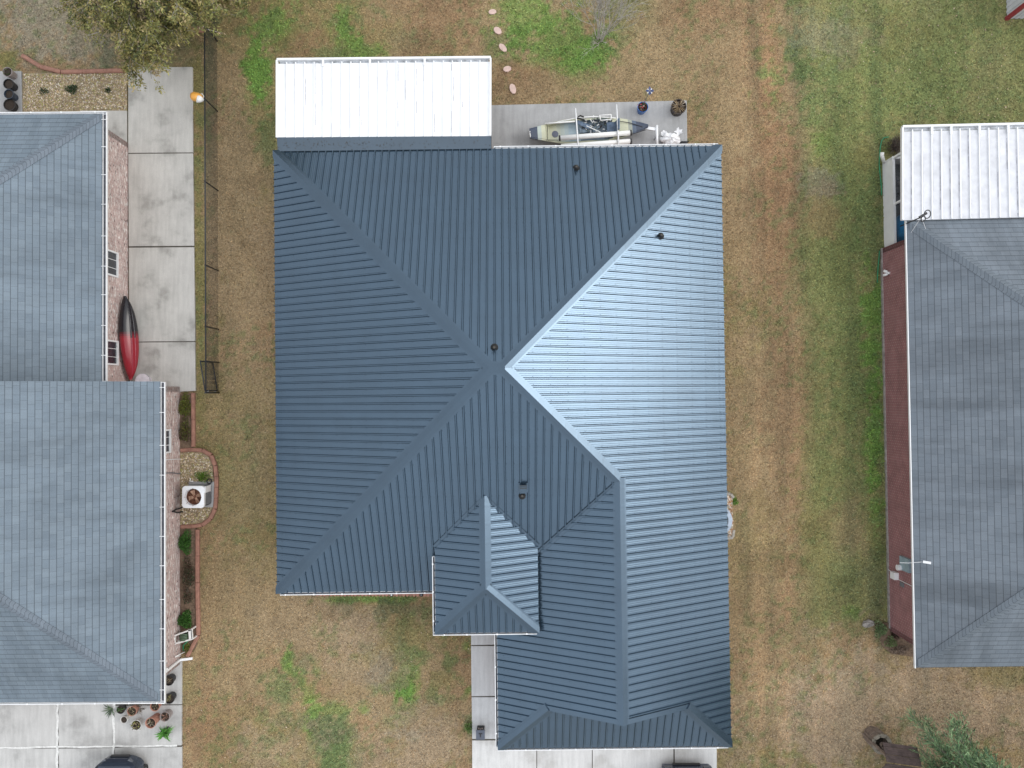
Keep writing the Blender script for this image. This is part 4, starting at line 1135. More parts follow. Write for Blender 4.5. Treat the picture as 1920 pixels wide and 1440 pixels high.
# ------------------------------------------------------------------ shed corner at top right
p = P(1888, 34.5, 0)
sh = thing('metal_shed', 'white ribbed metal shed with red corner trim in the top right corner', 'shed', p)
mb = MB()
def rib_wall(mb, a, b_, z0, z1, out):
    d = (b_ - a); n_ = int(d.length / .1)
    for k in range(n_):
        q0, q1 = a + d * (k / n_), a + d * ((k + 1) / n_); e = out * (.02 if k % 2 else 0); e2 = out * (.02 if not k % 2 else 0)
        mb.quad(q0 + e + V(0, 0, z0), q1 + e + V(0, 0, z0), q1 + e + V(0, 0, z1), q0 + e + V(0, 0, z1))
        mb.quad(q1 + e + V(0, 0, z0), q1 + e2 + V(0, 0, z0), q1 + e2 + V(0, 0, z1), q1 + e + V(0, 0, z1))
rib_wall(mb, p + V(0, 4, 0), p, 0, 2.3, V(-1, 0, 0)); rib_wall(mb, p, p + V(3, 0, 0), 0, 2.3, V(0, -1, 0))
rib_wall(mb, p + V(3, 0, 0), p + V(3, 4, 0), 0, 2.3, V(1, 0, 0)); rib_wall(mb, p + V(3, 4, 0), p + V(0, 4, 0), 0, 2.3, V(0, 1, 0))
build('wall', mb, shed_wall, sh)
mb = MB(); mb.bar(p + V(-.02, -.02, 0), p + V(-.02, -.02, 2.3), .13, .13); build('corner_trim', mb, red_trim, sh)
mb = MB(); flat_slope(mb, [p + V(-.1, 4.1, 2.3), p + V(-.1, -.1, 2.3), p + V(1.5, -.1, 2.8), p + V(1.5, 4.1, 2.8)]); flat_slope(mb, [p + V(3.1, -.1, 2.3), p + V(3.1, 4.1, 2.3), p + V(1.5, 4.1, 2.8), p + V(1.5, -.1, 2.8)])
build('roof', mb, red_trim, sh)

# ------------------------------------------------------------------ chain link fence and gate
fh = 1.2
fence = thing('chain_link_fence', 'black chain link fence between the left driveway and the grass', 'fence', P(405, 400, 0))
tops = [P(383, -60, fh), P(383.5, 185, fh), P(384, 340, fh), P(384.5, 497, fh), P(385, 612, fh), P(386, 736, fh)]
ends = (P(383, -60, fh), P(386, 736, fh))
mb = MB(); mb.tube(ends, .026, 8); build('top_rail', mb, chain_rail, fence, smooth=True)
for x, y in ((396, 47), (383.5, 185), (384, 340), (384.5, 497), (385, 612), (385.5, 677), (386, 736)):
    q = P(383.3 + (y - 185) * .0045, y, fh); r = .035 if y in (736,) else .026
    mb = MB(); mb.tube([V(q.x, q.y, -.05), V(q.x, q.y, fh + .04), V(q.x, q.y, fh + .06)], [r, r, r * .5], 8); build('post', mb, chain_rail, fence, smooth=True)
def mesh_wire(mb, a, b_, z0, z1, step=.062, r=.0024):
    d = (b_ - a); ln = d.length; d = d / ln; hh = z1 - z0
    k = -int(hh / step) - 1
    while k * step < ln:
        for sgn in (1, -1):
            s0, s1 = k * step, k * step + hh
            za, zb = (z0, z1) if sgn > 0 else (z1, z0)
            c0, c1 = max(s0, 0), min(s1, ln)
            if c1 - c0 < .01: continue
            f0, f1 = (c0 - s0) / hh, (c1 - s0) / hh
            p, q = a + d * c0, a + d * c1
            p = V(p.x, p.y, za + (zb - za) * f0); q = V(q.x, q.y, za + (zb - za) * f1)
            mb.tube([p, q], r, 3, cap=False)
        k += 1
mb = MB(); mesh_wire(mb, V(ends[0].x, ends[0].y, 0), V(ends[1].x, ends[1].y, 0), .03, fh)
build('chain_link_mesh', mb, chain_m, fence)
g0, g1 = P(375.5, 677, fh), P(385, 736, fh)
gate = thing('fence_gate', 'black chain link gate standing open at the south end of the fence', 'gate', V(g1.x, g1.y, 0))
mb = MB()
lo = lambda p, z: V(p.x, p.y, z)
g1b = g1 + (g0 - g1).normalized() * .08
mb.tube([lo(g0, .08), lo(g0, fh)], .024, 8); mb.tube([lo(g1b, .08), lo(g1b, fh)], .024, 8); mb.tube([lo(g0, fh), lo(g1b, fh)], .024, 8); mb.tube([lo(g0, .08), lo(g1b, .08)], .024, 8)
build('gate_frame', mb, chain_rail, gate, smooth=True)
mb = MB(); mesh_wire(mb, lo(g0, 0), lo(g1b, 0), .09, fh - .01); build('chain_link_mesh', mb, chain_m, gate)
for z in (.3, .95):
    mb = MB(); mb.bar(lo(g1, z), lo(g1b, z), .05, .05); build('hinge', mb, galv, gate)
# orange and white jug hung on the fence
p = P(381, 184, fh)
jug = thing('plastic_jug', 'orange and white plastic jug hung over the top rail of the fence', 'jug', p)
mb = MB(); mb.tube([p + V(-.02, -.05, .02), p + V(-.06, -.03, .06), p + V(-.14, -.01, .1), p + V(-.3, .02, .1), p + V(-.38, .03, .09), p + V(-.4, .03, .09)], [.07, .12, .16, .17, .13, .02], 14); build('body', mb, orange_pl, jug, smooth=True)
mb = MB(); mb.tube([p + V(.0, -.07, 0), p + V(-.06, -.07, .07), p + V(-.16, -.04, .1)], [.06, .13, .165], 14); build('neck', mb, white_pvc, jug, smooth=True)
mb = MB(); mb.tube([p + V(-.1, .1, .1), p + V(0, .13, .08), p + V(.04, .05, .04), p + V(.02, -.04, .02)], .014, 6); build('handle', mb, white_pvc, jug, smooth=True)

# ------------------------------------------------------------------ edging, beds, gravel
def curb(name, pts, mat, label, w=.16, h=.13, seg=.55, cat='garden edging', group=None):
    pts = [P(x, y, .1) for x, y in pts]
    b0 = sum(pts, V(0, 0, 0)) / len(pts); b0.z = 0
    mb = MB(); run_ = 0; a = pts[0]
    # resample into blocks
    d = [0]
    for k in range(1, len(pts)): d.append(d[-1] + (pts[k] - pts[k - 1]).length)
    def at(s):
        for k in range(1, len(pts)):
            if s <= d[k] or k == len(pts) - 1:
                return pts[k - 1] + (pts[k] - pts[k - 1]) * ((s - d[k - 1]) / max(d[k] - d[k - 1], 1e-6))
    n_ = max(1, round(d[-1] / seg))
    for k in range(n_):
        s0, s1 = d[-1] * k / n_ + .008, d[-1] * (k + 1) / n_ - .008
        p, q = at(s0), at(s1); j = random.uniform(-.01, .01)
        p = V(p.x, p.y, h / 2 - .02 + j); q = V(q.x, q.y, h / 2 - .02 + j)
        s = V(0, 0, 1).cross((q - p).normalized()); up = V(0, 0, 1)
        ring = lambda e: [e - s * w / 2 - up * h / 2, e + s * w / 2 - up * h / 2, e + s * w / 2 + up * h * .25, e + s * w * .28 + up * h / 2, e - s * w * .28 + up * h / 2, e - s * w / 2 + up * h * .25]
        A, B = ring(p), ring(q)
        mb.add(A + B, [[5, 4, 3, 2, 1, 0], [6, 7, 8, 9, 10, 11]] + [[i_, (i_ + 1) % 6, 6 + (i_ + 1) % 6, 6 + i_] for i_ in range(6)])
    return build(name, mb, mat, base=b0, label=label, cat=cat, group=group)
curb('garden_edging', [(40, 103), (50, 108), (62, 116), (76, 125), (90, 131), (108, 134), (140, 133.5), (175, 132.5), (205, 132), (236, 131.5)], curb_m, 'curving terracotta edging along the top of the pebble bed', seg=.8)
curb('garden_edging', [(352, 53), (366, 54), (381, 55)], curb_m, 'short terracotta edging stub beside the fence under the oak', .22, .14, .3)
curb('garden_edging', [(361, 736), (361, 770), (361, 838)], curb_m, 'straight terracotta edging of the bed north of the air conditioner', .14, .13, .9)
curb('garden_edging', [(338, 845), (350, 843), (366, 843.5), (380, 845), (391, 849), (397, 857), (402, 870), (404, 885), (405, 905), (404, 930), (403, 950), (400, 964), (391, 976), (380, 984), (368, 987), (338, 988)], curb_m, 'curved terracotta edging looping around the white air conditioner', .15, .13, .42)
curb('garden_edging', [(369, 993), (369, 1080), (370.5, 1200), (370, 1214), (364, 1224), (350, 1231)], curb_m, 'long terracotta edging of the bed south of the air conditioner', .15, .13, 1.1)
def bed(name, poly, mat, z=.03, label=None):
    pts = [P(x, y, z) for x, y in poly]; mb = MB(); mb.prism([(p.x, p.y) for p in pts], -.1, z)
    return tag(build(name, mb, mat, base=(0, 0, 0)), kind='structure')
bed('flower_bed', [(330, 738), (360, 738), (360, 843), (335, 843)], mulch); bed('flower_bed', [(335, 990), (368, 990), (369, 1210), (362, 1222), (340, 1226)], mulch)
gravel_base = M('sandy pebble bed', (.30, .24, .15), .95, 0, .35, 16, 60, .8)
bed('gravel_bed', [(42, 137), (108, 137.5), (238, 135), (238, 214), (42, 214)], gravel_base); bed('gravel_bed', [(335, 846), (366, 846), (388, 850), (398, 870), (401, 905), (400, 950), (390, 972), (370, 985), (335, 986)], gravel_base)
bed('gravel_bed', [(1345, 926), (1374, 926), (1375, 1010), (1345, 1010)], gravel_base)
bed('flower_bed', [(560, 1095), (812, 1095), (812, 1116), (560, 1116)], mulch)
bed('flower_bed', [(1640, 1168), (1666, 1168), (1715, 1200), (1715, 1232), (1672, 1226), (1655, 1212)], mulch)
def pebbles(name, poly, n, label, cols, size=(.018, .04)):
    pts = np.array(poly, float)
    mb = MB(); k = 0
    x0, y0, x1_, y1_ = pts[:, 0].min(), pts[:, 1].min(), pts[:, 0].max(), pts[:, 1].max()
    while k < n:
        xs_ = np.random.default_rng(k + n).uniform([x0, y0], [x1_, y1_], (n, 2))
        ok = inside(poly, xs_[:, 0], xs_[:, 1])
        for x, y in xs_[ok]:
            if k >= n: break
            k += 1
            c = P(x, y, .035); r = random.uniform(*size); a = random.uniform(0, 3.1); e = random.uniform(.6, 1)
            ca, sa = math.cos(a) * r, math.sin(a) * r
            col = random.choice(cols); kk = random.uniform(.75, 1.2); col = tuple(q * kk for q in col)
            mb.add([c + V(ca, sa, 0), c + V(-sa * e, ca * e, 0), c + V(-ca, -sa, 0), c + V(sa * e, -ca * e, 0), c + V(0, 0, r * .7)],
                   [[0, 1, 4], [1, 2, 4], [2, 3, 4], [3, 0, 4]], col=col)
    return tag(build(name, mb, leaf_dull), label, 'pebbles', kind='stuff')
PEB = [(.62, .5, .35), (.45, .33, .2), (.7, .64, .55), (.35, .27, .18), (.5, .42, .3), (.28, .22, .15), (.36, .34, .12)]
pebbles('gravel', [(44, 139), (108, 139.5), (236, 137), (237, 206), (44, 208)], 5200, 'tan pebbles filling the bed at upper left', PEB)
pebbles('gravel', [(339, 848), (366, 848), (386, 852), (396, 870), (399, 905), (398, 950), (388, 970), (368, 983), (339, 984)], 2600, 'tan pebbles around the white air conditioner', PEB)
pebbles('gravel', [(1352, 928), (1373, 928), (1374, 1008), (1352, 1008)], 700, 'white and orange pebbles beside the metal roofed house', [(.7, .66, .6), (.6, .36, .2), (.75, .7, .6), (.4, .25, .15)], (.025, .05))
for k, (pts_, lab) in enumerate(((((1360, 926), (1373, 927), (1376, 934)), 'pale edging blocks at the north end of the small pebble strip'), (((1377, 994), (1376, 1003), (1374, 1010), (1362, 1010)), 'pale edging blocks at the south end of the small pebble strip'))):
    curb('garden_edging', pts_, curb_grey, lab, .11, .11, .25)
# scalloped brick edging under the south eave
e0, e1 = P(592, 1113.5, .05), P(812, 1114.5, .05); n_ = 34
for k in range(n_):
    p = e0 + (e1 - e0) * ((k + .5) / n_); mb = MB()
    w = (e1 - e0).length / n_ * .47
    mb.prism([(p.x - w, p.y + .05), (p.x - w, p.y - .02), (p.x - w * .6, p.y - .075), (p.x, p.y - .09), (p.x + w * .6, p.y - .075), (p.x + w, p.y - .02), (p.x + w, p.y + .05)], -.02, random.uniform(.05, .075))
    build('edging_brick', mb, terra if k % 3 else curb_m, base=V(p.x, p.y, 0), label='scalloped terracotta brick in the edging row under the south eave', cat='edging brick', group='scalloped bricks under the south eave')
for (x, y, lab) in ((734, 1114, 'small round garden lamp with pale top by the scalloped bricks'), (790, 1114, 'small dark garden lamp near the entry end of the scalloped bricks')):
    p = P(x, y, .3); q = V(p.x, p.y - .03, 0)
    t = thing('garden_lamp', lab, 'garden lamp', q)
    mb = MB(); mb.lathe([(.012, 0), (.012, .22), (.07, .24), (.075, .27), (.05, .30), (.001, .31)], q, 14); build('stake', mb, black_pl, t, smooth=True)
    mb = MB(); mb.lathe([(.035, .312), (.03, .318), (.001, .32)], q, 12); build('cap', mb, white_pvc if x < 760 else grey_pl, t)

# ------------------------------------------------------------------ plants
def leaf(mb, c, d, ln, w, col, bend=0.0):
    d = d.normalized(); s = d.cross(V(random.uniform(-1, 1), random.uniform(-1, 1), random.uniform(-.2, 1))).normalized()
    m_ = c + d * ln * .5 + V(0, 0, bend * .3)
    mb.quad(c, m_ + s * w, c + d * ln + V(0, 0, -bend), m_ - s * w, col=col)

def jit(c, k=.25):
    f = random.uniform(1 - k, 1 + k); return tuple(x * f for x in c)

def rdir(zmin=-1, zmax=1):
    a = random.uniform(0, 2 * math.pi); z = random.uniform(zmin, zmax); r = math.sqrt(max(0, 1 - z * z)); return V(r * math.cos(a), r * math.sin(a), z)

def grow(p, d, ln, r, depth, wood, tips, spread=.7, up=.25, kids=(3, 4), shrink=.72):
    pts = [p]; q = p; dd = d.normalized()
    for k in range(3):
        dd = (dd + rdir() * .16 + V(0, 0, up * .12)).normalized(); q = q + dd * ln / 3; pts.append(q)
    wood.tube(pts, [r, r * .88, r * .76, r * .62], 5 if depth < 3 else 8, cap=False)
    if depth == 0:
        tips.append((q, dd)); return
    if depth <= 2: tips.append((pts[2], dd))
    for k in range(random.randint(*kids)):
        nd = (dd + rdir() * spread + V(0, 0, up * .3)).normalized()
        grow(q if k < 2 else pts[2], nd, ln * shrink * random.uniform(.8, 1.15), r * .6, depth - 1, wood, tips, spread, up, kids, shrink)

random.seed(5)
ob = P(305, -75, 0)
t = thing('oak_tree', 'spreading olive green oak with bare grey twigs in the top left corner', 'tree', ob)
wood, twigs, crown = MB(), MB(), MB()
fork = ob + V(.05, 0, 1.7)
wood.tube([ob, ob + V(.05, 0, .9), fork, fork + V(0, 0, .5)], [.25, .21, .18, .12], 10, cap=False)
OUT = [(100, -330), (112, 0), (122, 28), (150, 48), (182, 72), (196, 104), (222, 134), (246, 152), (285, 150), (306, 120), (330, 86), (372, 62), (420, 66), (446, 44), (462, 20), (480, -60), (480, -330)]
OAK = [(.25, .255, .085), (.32, .295, .10), (.38, .325, .12), (.17, .185, .07), (.10, .12, .05), (.46, .37, .19), (.5, .39, .24)]
OW = [8, 8, 6, 5, 3, 3, 1.5]
tg = []
while len(tg) < 340:
    x, y = random.uniform(100, 485), random.uniform(-330, 155)
    if not inside(OUT, np.array([x]), np.array([y]))[0]: continue
    dx, dy = (x - 300) / 210, (y + 95) / 250; rr_ = min(1, math.hypot(dx, dy))
    tg.append((x, y, (2.0 + 4.6 * (1 - rr_ ** 2)) * random.uniform(.62, 1.08)))
for x, y, h in tg:
    e = P(x, y, h); d0 = (e - fork)
    mid1 = fork + d0 * .35 + V(0, 0, .25) + rdir() * .15; mid2 = fork + d0 * .7 + V(0, 0, .2) + rdir() * .18
    wood.tube([fork + V(0, 0, .1), mid1, mid2, e], [.04, .028, .018, .008], 5, cap=False)
    out = V(d0.x, d0.y, .15).normalized()
    for c_ in range(9):
        p0_ = mid2 + (e - mid2) * random.uniform(.3, 1.0) + rdir() * .07
        dd = (out * .9 + rdir() * .75).normalized(); L_ = random.uniform(.3, .62); e2 = p0_ + dd * L_
        if random.random() < .7: twigs.tube([p0_, (p0_ + e2) / 2 + rdir() * .03, e2], [.009, .007, .003], 4, cap=False)
        cl = random.choices(OAK, OW)[0]
        for j in range(34):
            c = p0_ + (e2 - p0_) * random.random() ** .7 + rdir() * .10
            leaf(crown, c, dd * .6 + rdir() * .8 + V(0, 0, .1), random.uniform(.07, .15), random.uniform(.015, .032), jit(cl if random.random() < .7 else random.choices(OAK, OW)[0], .3))
build('trunk', wood, bark, t, smooth=True)
build('crown', crown, leaf_m, t); build('twigs', twigs, twig_m, t, kind='stuff')

# bare multi stem shrub at the top
random.seed(3)
base = P(1124, 76, 0)
t = thing('bare_sapling', 'leafless grey multi stemmed sapling in the back yard grass', 'sapling', base)
wood = MB(); tw = MB(); tips = []
for k in range(12):
    a = random.uniform(0, 6.28); s = random.uniform(.08, .45)
    p = base + V(.08 * math.cos(a), .08 * math.sin(a), 0); d = V(s * math.cos(a), s * math.sin(a), 1)
    grow(p, d, random.uniform(.8, 1.2), .02, 3, wood, tips, .35, .35, (2, 3), .8)
build('trunk', wood, twig_m, t)
for p, d in tips:
    for k in range(3): e = p + (d + rdir() * .45) * random.uniform(.15, .4); tw.tube([p, e], [.005, .002], 3, cap=False)
build('twigs', tw, twig_m, t, kind='stuff')

# feathery evergreen at the bottom right
random.seed(9)
base = V(17.5, -15.7, 0)
t = thing('feathery_evergreen', 'feathery pale green evergreen with drooping sprays in the bottom right corner', 'tree', base)
wood, crown, tips = MB(), MB(), []
wood.tube([base, base + V(.05, .1, 2.0), base + V(-.1, .1, 5.5), base + V(-.1, .1, 9.6)], [.24, .2, .12, .03], 10, cap=False)
FE = [(.11, .19, .09), (.14, .23, .11), (.08, .14, .075), (.19, .27, .14), (.05, .09, .05)]
for k in range(300):
    z = .9 + 8.5 * random.random() ** 1.1; a = random.uniform(0, 6.28) if k % 4 else random.gauss(2.12, .28)
    da = (a - 2.12 + math.pi) % (2 * math.pi) - math.pi
    ln = (1 - (z / 10.2) ** 3) * ((1.9 if z < 4 else 3.5) + (2.9 if z < 4.5 else .2) * math.exp(-(da / .3) ** 2)) * random.uniform(.7, 1.06) + .3
    d = V(math.cos(a), math.sin(a), random.uniform(.15, .45)); p = base + V(0, 0, z); pts = [p]
    for j in range(6): d = (d + V(0, 0, -.045) + rdir() * .08).normalized(); p = p + d * ln / 6; pts.append(p)
    wood.tube(pts, [.03 * (1 - j / 7.5) + .004 for j in range(7)], 4, cap=False)
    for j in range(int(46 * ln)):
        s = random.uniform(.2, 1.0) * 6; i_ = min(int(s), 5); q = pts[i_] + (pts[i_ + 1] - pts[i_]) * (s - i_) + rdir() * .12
        dd = ((pts[i_ + 1] - pts[i_]).normalized() * .9 + rdir() * .75).normalized(); cl = mul(random.choice(FE), 1.45 if z < 4.5 else .8); e = q + dd * random.uniform(.15, .45)  # upper sprays coloured darker so the roof mirrors them dark
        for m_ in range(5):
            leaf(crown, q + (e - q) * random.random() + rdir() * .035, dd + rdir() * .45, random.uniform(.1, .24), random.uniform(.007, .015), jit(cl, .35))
build('trunk', wood, bark, t, smooth=True); build('crown', crown, leaf_m, t)

def shrub(name, label, px, py, rx_, ry_, h, cols, n, lw=(.04, .02), cat='shrub', mat=None, stems=None, group=None, zbase=.03):
    c = P(px, py, 0); mb = MB(); wood = MB()
    t = thing(name, label, cat, c, group)
    for k in range(n):
        d = rdir(0, 1); r = random.random() ** .45
        wob = .75 + .35 * math.sin(3 * math.atan2(d.y, d.x) + px) * .5
        p = c + V(d.x * rx_ * r * wob, d.y * ry_ * r * wob, zbase + d.z * h * r * random.uniform(.6, 1.1))
        leaf(mb, p, d + rdir() * .8, random.uniform(.6, 1.3) * lw[0], random.uniform(.6, 1.2) * lw[1], jit(random.choice(cols), .35))
    for k in range(stems or 8):
        d = rdir(.3, 1); wood.tube([c + V(d.x * .03, d.y * .03, 0), c + V(d.x * rx_ * .5, d.y * ry_ * .5, d.z * h * .4), c + V(d.x * rx_ * .85, d.y * ry_ * .85, d.z * h * .8)], [.012, .009, .005], 4, cap=False)
    build('stems', wood, bark, t); build('foliage', mb, mat or leaf_m, t)
    return t
G1 = [(.06, .16, .03), (.08, .2, .04), (.05, .12, .03)]; G2 = [(.09, .15, .03), (.12, .17, .04), (.07, .11, .03)]; GY = [(.16, .2, .03), (.12, .18, .03), (.2, .19, .05)]
GD = [(.04, .08, .035), (.06, .1, .045), (.03, .06, .03)]; BR = [(.12, .08, .055), (.09, .06, .045), (.16, .11, .07)]
shrub('low_plant', 'low round green plant in the middle of the pebble bed', 137, 169, .3, .24, .22, GD + [(.07, .12, .05)], 500, cat='plant')
shrub('low_plant', 'small dark green tuft at the right end of the pebble bed', 205, 171, .14, .14, .15, GD, 160, cat='plant')
shrub('low_plant', 'sparse green weeds at the left end of the pebble bed', 84, 172, .25, .16, .1, GD, 160, cat='plant')
shrub('leafy_shrub', 'yellow green shrubs filling the bed beside the driveway end', 349, 760, 0.29, 0.6, .3, GY + BR[:1], 2000)
shrub('leafy_shrub', 'brownish shrub in the bed below the small front window', 349, 806, 0.27, 0.66, .28, GY + BR * 2, 1800)
shrub('ground_cover', 'bright green ground cover just north of the air conditioner', 383, 893, .42, .3, .14, [(.15, .27, .03), (.12, .22, .03)], 900, (.035, .016))
shrub('leafy_shrub', 'glossy green shrub just south of the looping edging', 350, 1016, 0.31, 0.6, .35, G1, 2400)
shrub('bare_shrub', 'leafless brown shrub in the middle of the south bed', 354, 1075, 0.29, 0.8999999999999999, .25, BR + GD[:1], 1800, cat='shrub')
shrub('bare_shrub', 'brown and green shrub above the hose reel bed', 354, 1118, .22, .4, .25, BR + GD[:1], 500, cat='shrub')
shrub('leafy_shrub', 'bright glossy green shrub beside the white hose reel', 350, 1160, 0.33, 0.432, .4, G1, 2600)
shrub('ground_cover', 'yellow green weeds at the south end of the left bed', 354, 1214, .24, .24, .12, GY, 420, (.035, .016))
shrub('garden_weed', 'green weed leaning over the left edge of the walkway', 879, 1362, .2, .28, .14, [(.11, .2, .05), (.15, .24, .07)], 320, cat='weed')
shrub('garden_weed', 'bright weed beside the small strip of pebbles', 1378, 940, .12, .18, .12, [(.1, .25, .03)], 160, cat='weed')
shrub('twiggy_bush', 'dark brown twiggy bush at the north corner of the screened porch', 1676, 277, .42, .5, .75, [(.075, .05, .045), (.05, .035, .035), (.1, .07, .055)], 900, (.16, .006), mat=leaf_dull, stems=90)
shrub('leafy_shrub', 'green shrub at the south corner of the maroon house', 1648, 1178, .3, .42, .35, [(.17, .24, .11), (.12, .19, .08), (.2, .27, .13)], 1000)
shrub('leafy_shrub', 'small green shrub lower in the maroon house bed', 1668, 1202, .3, .28, .3, [(.13, .2, .08), (.18, .22, .1)], 500)
shrub('dead_shrub', 'dark withered clump against the maroon wall corner', 1677, 1189, .18, .14, .25, [(.05, .025, .02), (.07, .04, .03)], 260, (.08, .012))
shrub('dead_shrub', 'brown dry ground plant at the lower end of the maroon house bed', 1684, 1216, .5, .25, .14, [(.24, .18, .14), (.17, .13, .1)], 500, (.06, .012))

# stepping stones
def stone(px, py, rx_, ry_, a, label):
    c = P(px, py, 0); mb = MB(); n_ = 9
    poly = [(c.x + (rx_ * math.cos(k * 6.2832 / n_) * math.cos(a) - ry_ * math.sin(k * 6.2832 / n_) * math.sin(a)) * (1 + .1 * math.sin(k * 5 + px)),
             c.y + (rx_ * math.cos(k * 6.2832 / n_) * math.sin(a) + ry_ * math.sin(k * 6.2832 / n_) * math.cos(a)) * (1 + .1 * math.sin(k * 5 + px))) for k in range(n_)]
    mb.prism(poly, -.06, .035)
    o = build('stepping_stone', mb, stone_m, base=c, label=label, cat='stepping stone', group='stepping stones behind the patio cover')
    bv = o.modifiers.new('edge', 'BEVEL'); bv.width = .015; bv.segments = 2
stone(923.5, 22.5, .155, .11, .3, 'pale pink stepping stone nearest the top edge of the picture')
stone(933, 57.5, .18, .125, -.9, 'slanted oblong pink stepping stone, second from the top edge')
stone(943, 90, .19, .125, -.75, 'slanted pink stepping stone level with the north edge of the patio cover')
stone(951, 129.5, .155, .125, 0, 'round pink stepping stone just right of the cover corner')
stone(961.5, 167, .2, .135, -1.15, 'tall oval pink stepping stone closest to the back patio')

# ------------------------------------------------------------------ pots
def pot(px, py, r, h, mat, label, plant=None, name='flower_pot', taper=.75, cat='flower pot', group=None, zb=.05):
    """(px, py) is the rim centre in the photo"""
    q = P(px, py, zb + h); c = V(q.x, q.y, zb)
    t = thing(name, label, cat, c, group)
    mb = MB(); th = r * .09
    mb.lathe([(.001, 0), (r * taper, 0), (r * .94, h * .86), (r, h * .87), (r, h), (r - th, h), (r - th * 1.4, h * .8), (.001, h * .8)], c, 26)
    build('pot', mb, mat, t, smooth=False)
    mb = MB(); mb.lathe([(r - th * 1.5, h * .82), (r * .5, h * .86), (.001, h * .87)], c, 20); build('soil', mb, soil, t, smooth=True)
    if plant:
        kind_, cols, ln, n_ = plant; mb = MB(); top = c + V(0, 0, h * .86)
        for k in range(n_):
            a = random.uniform(0, 6.28); el = random.uniform(.15, 1.2)
            if kind_ == 'spiky':
                d = V(math.cos(a) * math.cos(el), math.sin(a) * math.cos(el), math.sin(el)); L_ = ln * random.uniform(.6, 1.15); s = V(-d.y, d.x, 0).normalized() * random.uniform(.008, .016) * (ln / .3)
                m1 = top + d * L_ * .55; e = top + d * L_ * .95 + V(0, 0, -L_ * .25); cc = jit(random.choice(cols), .3)
                mb.quad(top - s * .6, top + s * .6, m1 + s, m1 - s, col=cc); mb.quad(m1 - s, m1 + s, e, col=cc)
            elif kind_ == 'twig':
                d = V(math.cos(a) * math.cos(el), math.sin(a) * math.cos(el), math.sin(el)); L_ = ln * random.uniform(.5, 1.1)
                mb.tube([top + V(math.cos(a), math.sin(a), 0) * r * .25, top + d * L_ * .6, top + d * L_ + V(0, 0, -.06)], [.007, .006, .003], 4, cap=False, col=jit(random.choice(cols), .3))
            else:
                rr_ = r * .85 * math.sqrt(random.random()); p = top + V(math.cos(a) * rr_, math.sin(a) * rr_, random.uniform(.0, ln))
                leaf(mb, p, rdir(0, 1), random.uniform(.05, .1), random.uniform(.012, .03), jit(random.choice(cols), .35))
        build('plant', mb, leaf_m, t)
    return t
GRP = 'pots on the driveway by the pink brick house'
DRYC = [(.3, .25, .15), (.2, .2, .12), (.38, .3, .2), (.12, .1, .07)]
pot(226, 1331, .155, .22, black_pl, 'black pot with dark green strappy plant, leftmost of the driveway pots', ('spiky', [(.05, .11, .035), (.08, .15, .05)], .24, 16), group=GRP)
pot(247, 1334, .18, .3, terra, 'terracotta pot with pale twigs right of the leftmost black pot', ('leafy', DRYC, .1, 40), group=GRP)
pot(290, 1325, .18, .3, terra, 'terracotta pot half tucked under the corner gutter', ('twig', DRYC, .22, 14), group=GRP)
pot(232, 1350, .135, .22, pot_white, 'smallest white pot of the driveway pots', None, group=GRP)
pot(255, 1360, .2, .3, pot_white, 'large white pot with green and dry leaves in front of the others', ('leafy', DRYC + [(.2, .2, .06)] * 2, .12, 70), group=GRP)
pot(282, 1356, .2, .55, terra, 'tall terracotta pot with dead leaves in the centre of the driveway pots', ('twig', DRYC + [(.6, .55, .45)], .25, 16), group=GRP)
pot(309, 1344, .19, .35, pot_grey, 'grey stoneware pot with reddish stems at the right of the pots', ('twig', [(.25, .13, .1), (.3, .18, .13)], .24, 22), group=GRP)
pot(316, 1276, .2, .3, black_pl, 'black pot beside the wall, north of the other by the gutter', ('twig', DRYC, .18, 12), group=GRP)
pot(317, 1310, .2, .3, black_pl, 'black pot with yellowish stems tucked beside the gutter corner', ('twig', [(.3, .27, .12), (.2, .18, .09)], .2, 20), group=GRP)
pot(309, 1374, .17, .25, black_pl, 'dark pot with bright green arching leaves at the front of the driveway', ('spiky', [(.06, .2, .03), (.09, .26, .05), (.12, .3, .06)], .45, 60), group=GRP)
c = P(209, 1328, .05)
t = thing('agave_plant', 'grey green spiky agave spreading over the driveway joint', 'plant', V(c.x, c.y, .05))
mb = MB()
for k in range(17):
    a = random.uniform(1.9, 5.6); el = random.uniform(.25, .9); d = V(math.cos(a) * math.cos(el), math.sin(a) * math.cos(el), math.sin(el)); L_ = random.uniform(.25, .5); s = V(-d.y, d.x, 0).normalized() * .02
    cc = jit(random.choice([(.1, .15, .09), (.15, .2, .12), (.06, .09, .06)]), .3); top = c + V(.05, 0, .02); m1 = top + d * L_ * .5; e = top + d * L_ + V(0, 0, -L_ * .3)
    mb.quad(top - s * .5, top + s * .5, m1 + s, m1 - s, col=cc); mb.quad(m1 - s, m1 + s, e, col=cc)
build('leaves', mb, leaf_m, t)
shrub('dry_plant', 'tangle of dry grey stems behind the terracotta driveway pots', 263, 1326, .3, .22, .25, [(.2, .17, .14), (.12, .1, .08)], 160, (.16, .006), cat='plant', mat=leaf_dull, stems=26)
GRP2 = 'dark pots on the upper left patio'
pot(13.5, 134.5, .185, .38, pot_grey, 'grey pot with green sprig, topmost on the upper left patio', ('leafy', [(.08, .12, .04), (.05, .05, .03)], .06, 18), group=GRP2, zb=.06)
pot(15.5, 157, .2, .34, black_pl, 'black pot of bare soil, second from the top on the upper left patio', None, group=GRP2, zb=.06)
pot(16, 176, .185, .36, M('dark blue glazed pot', (.035, .05, .075), .35), 'dark blue glazed pot on the upper left patio', None, group=GRP2, zb=.06)
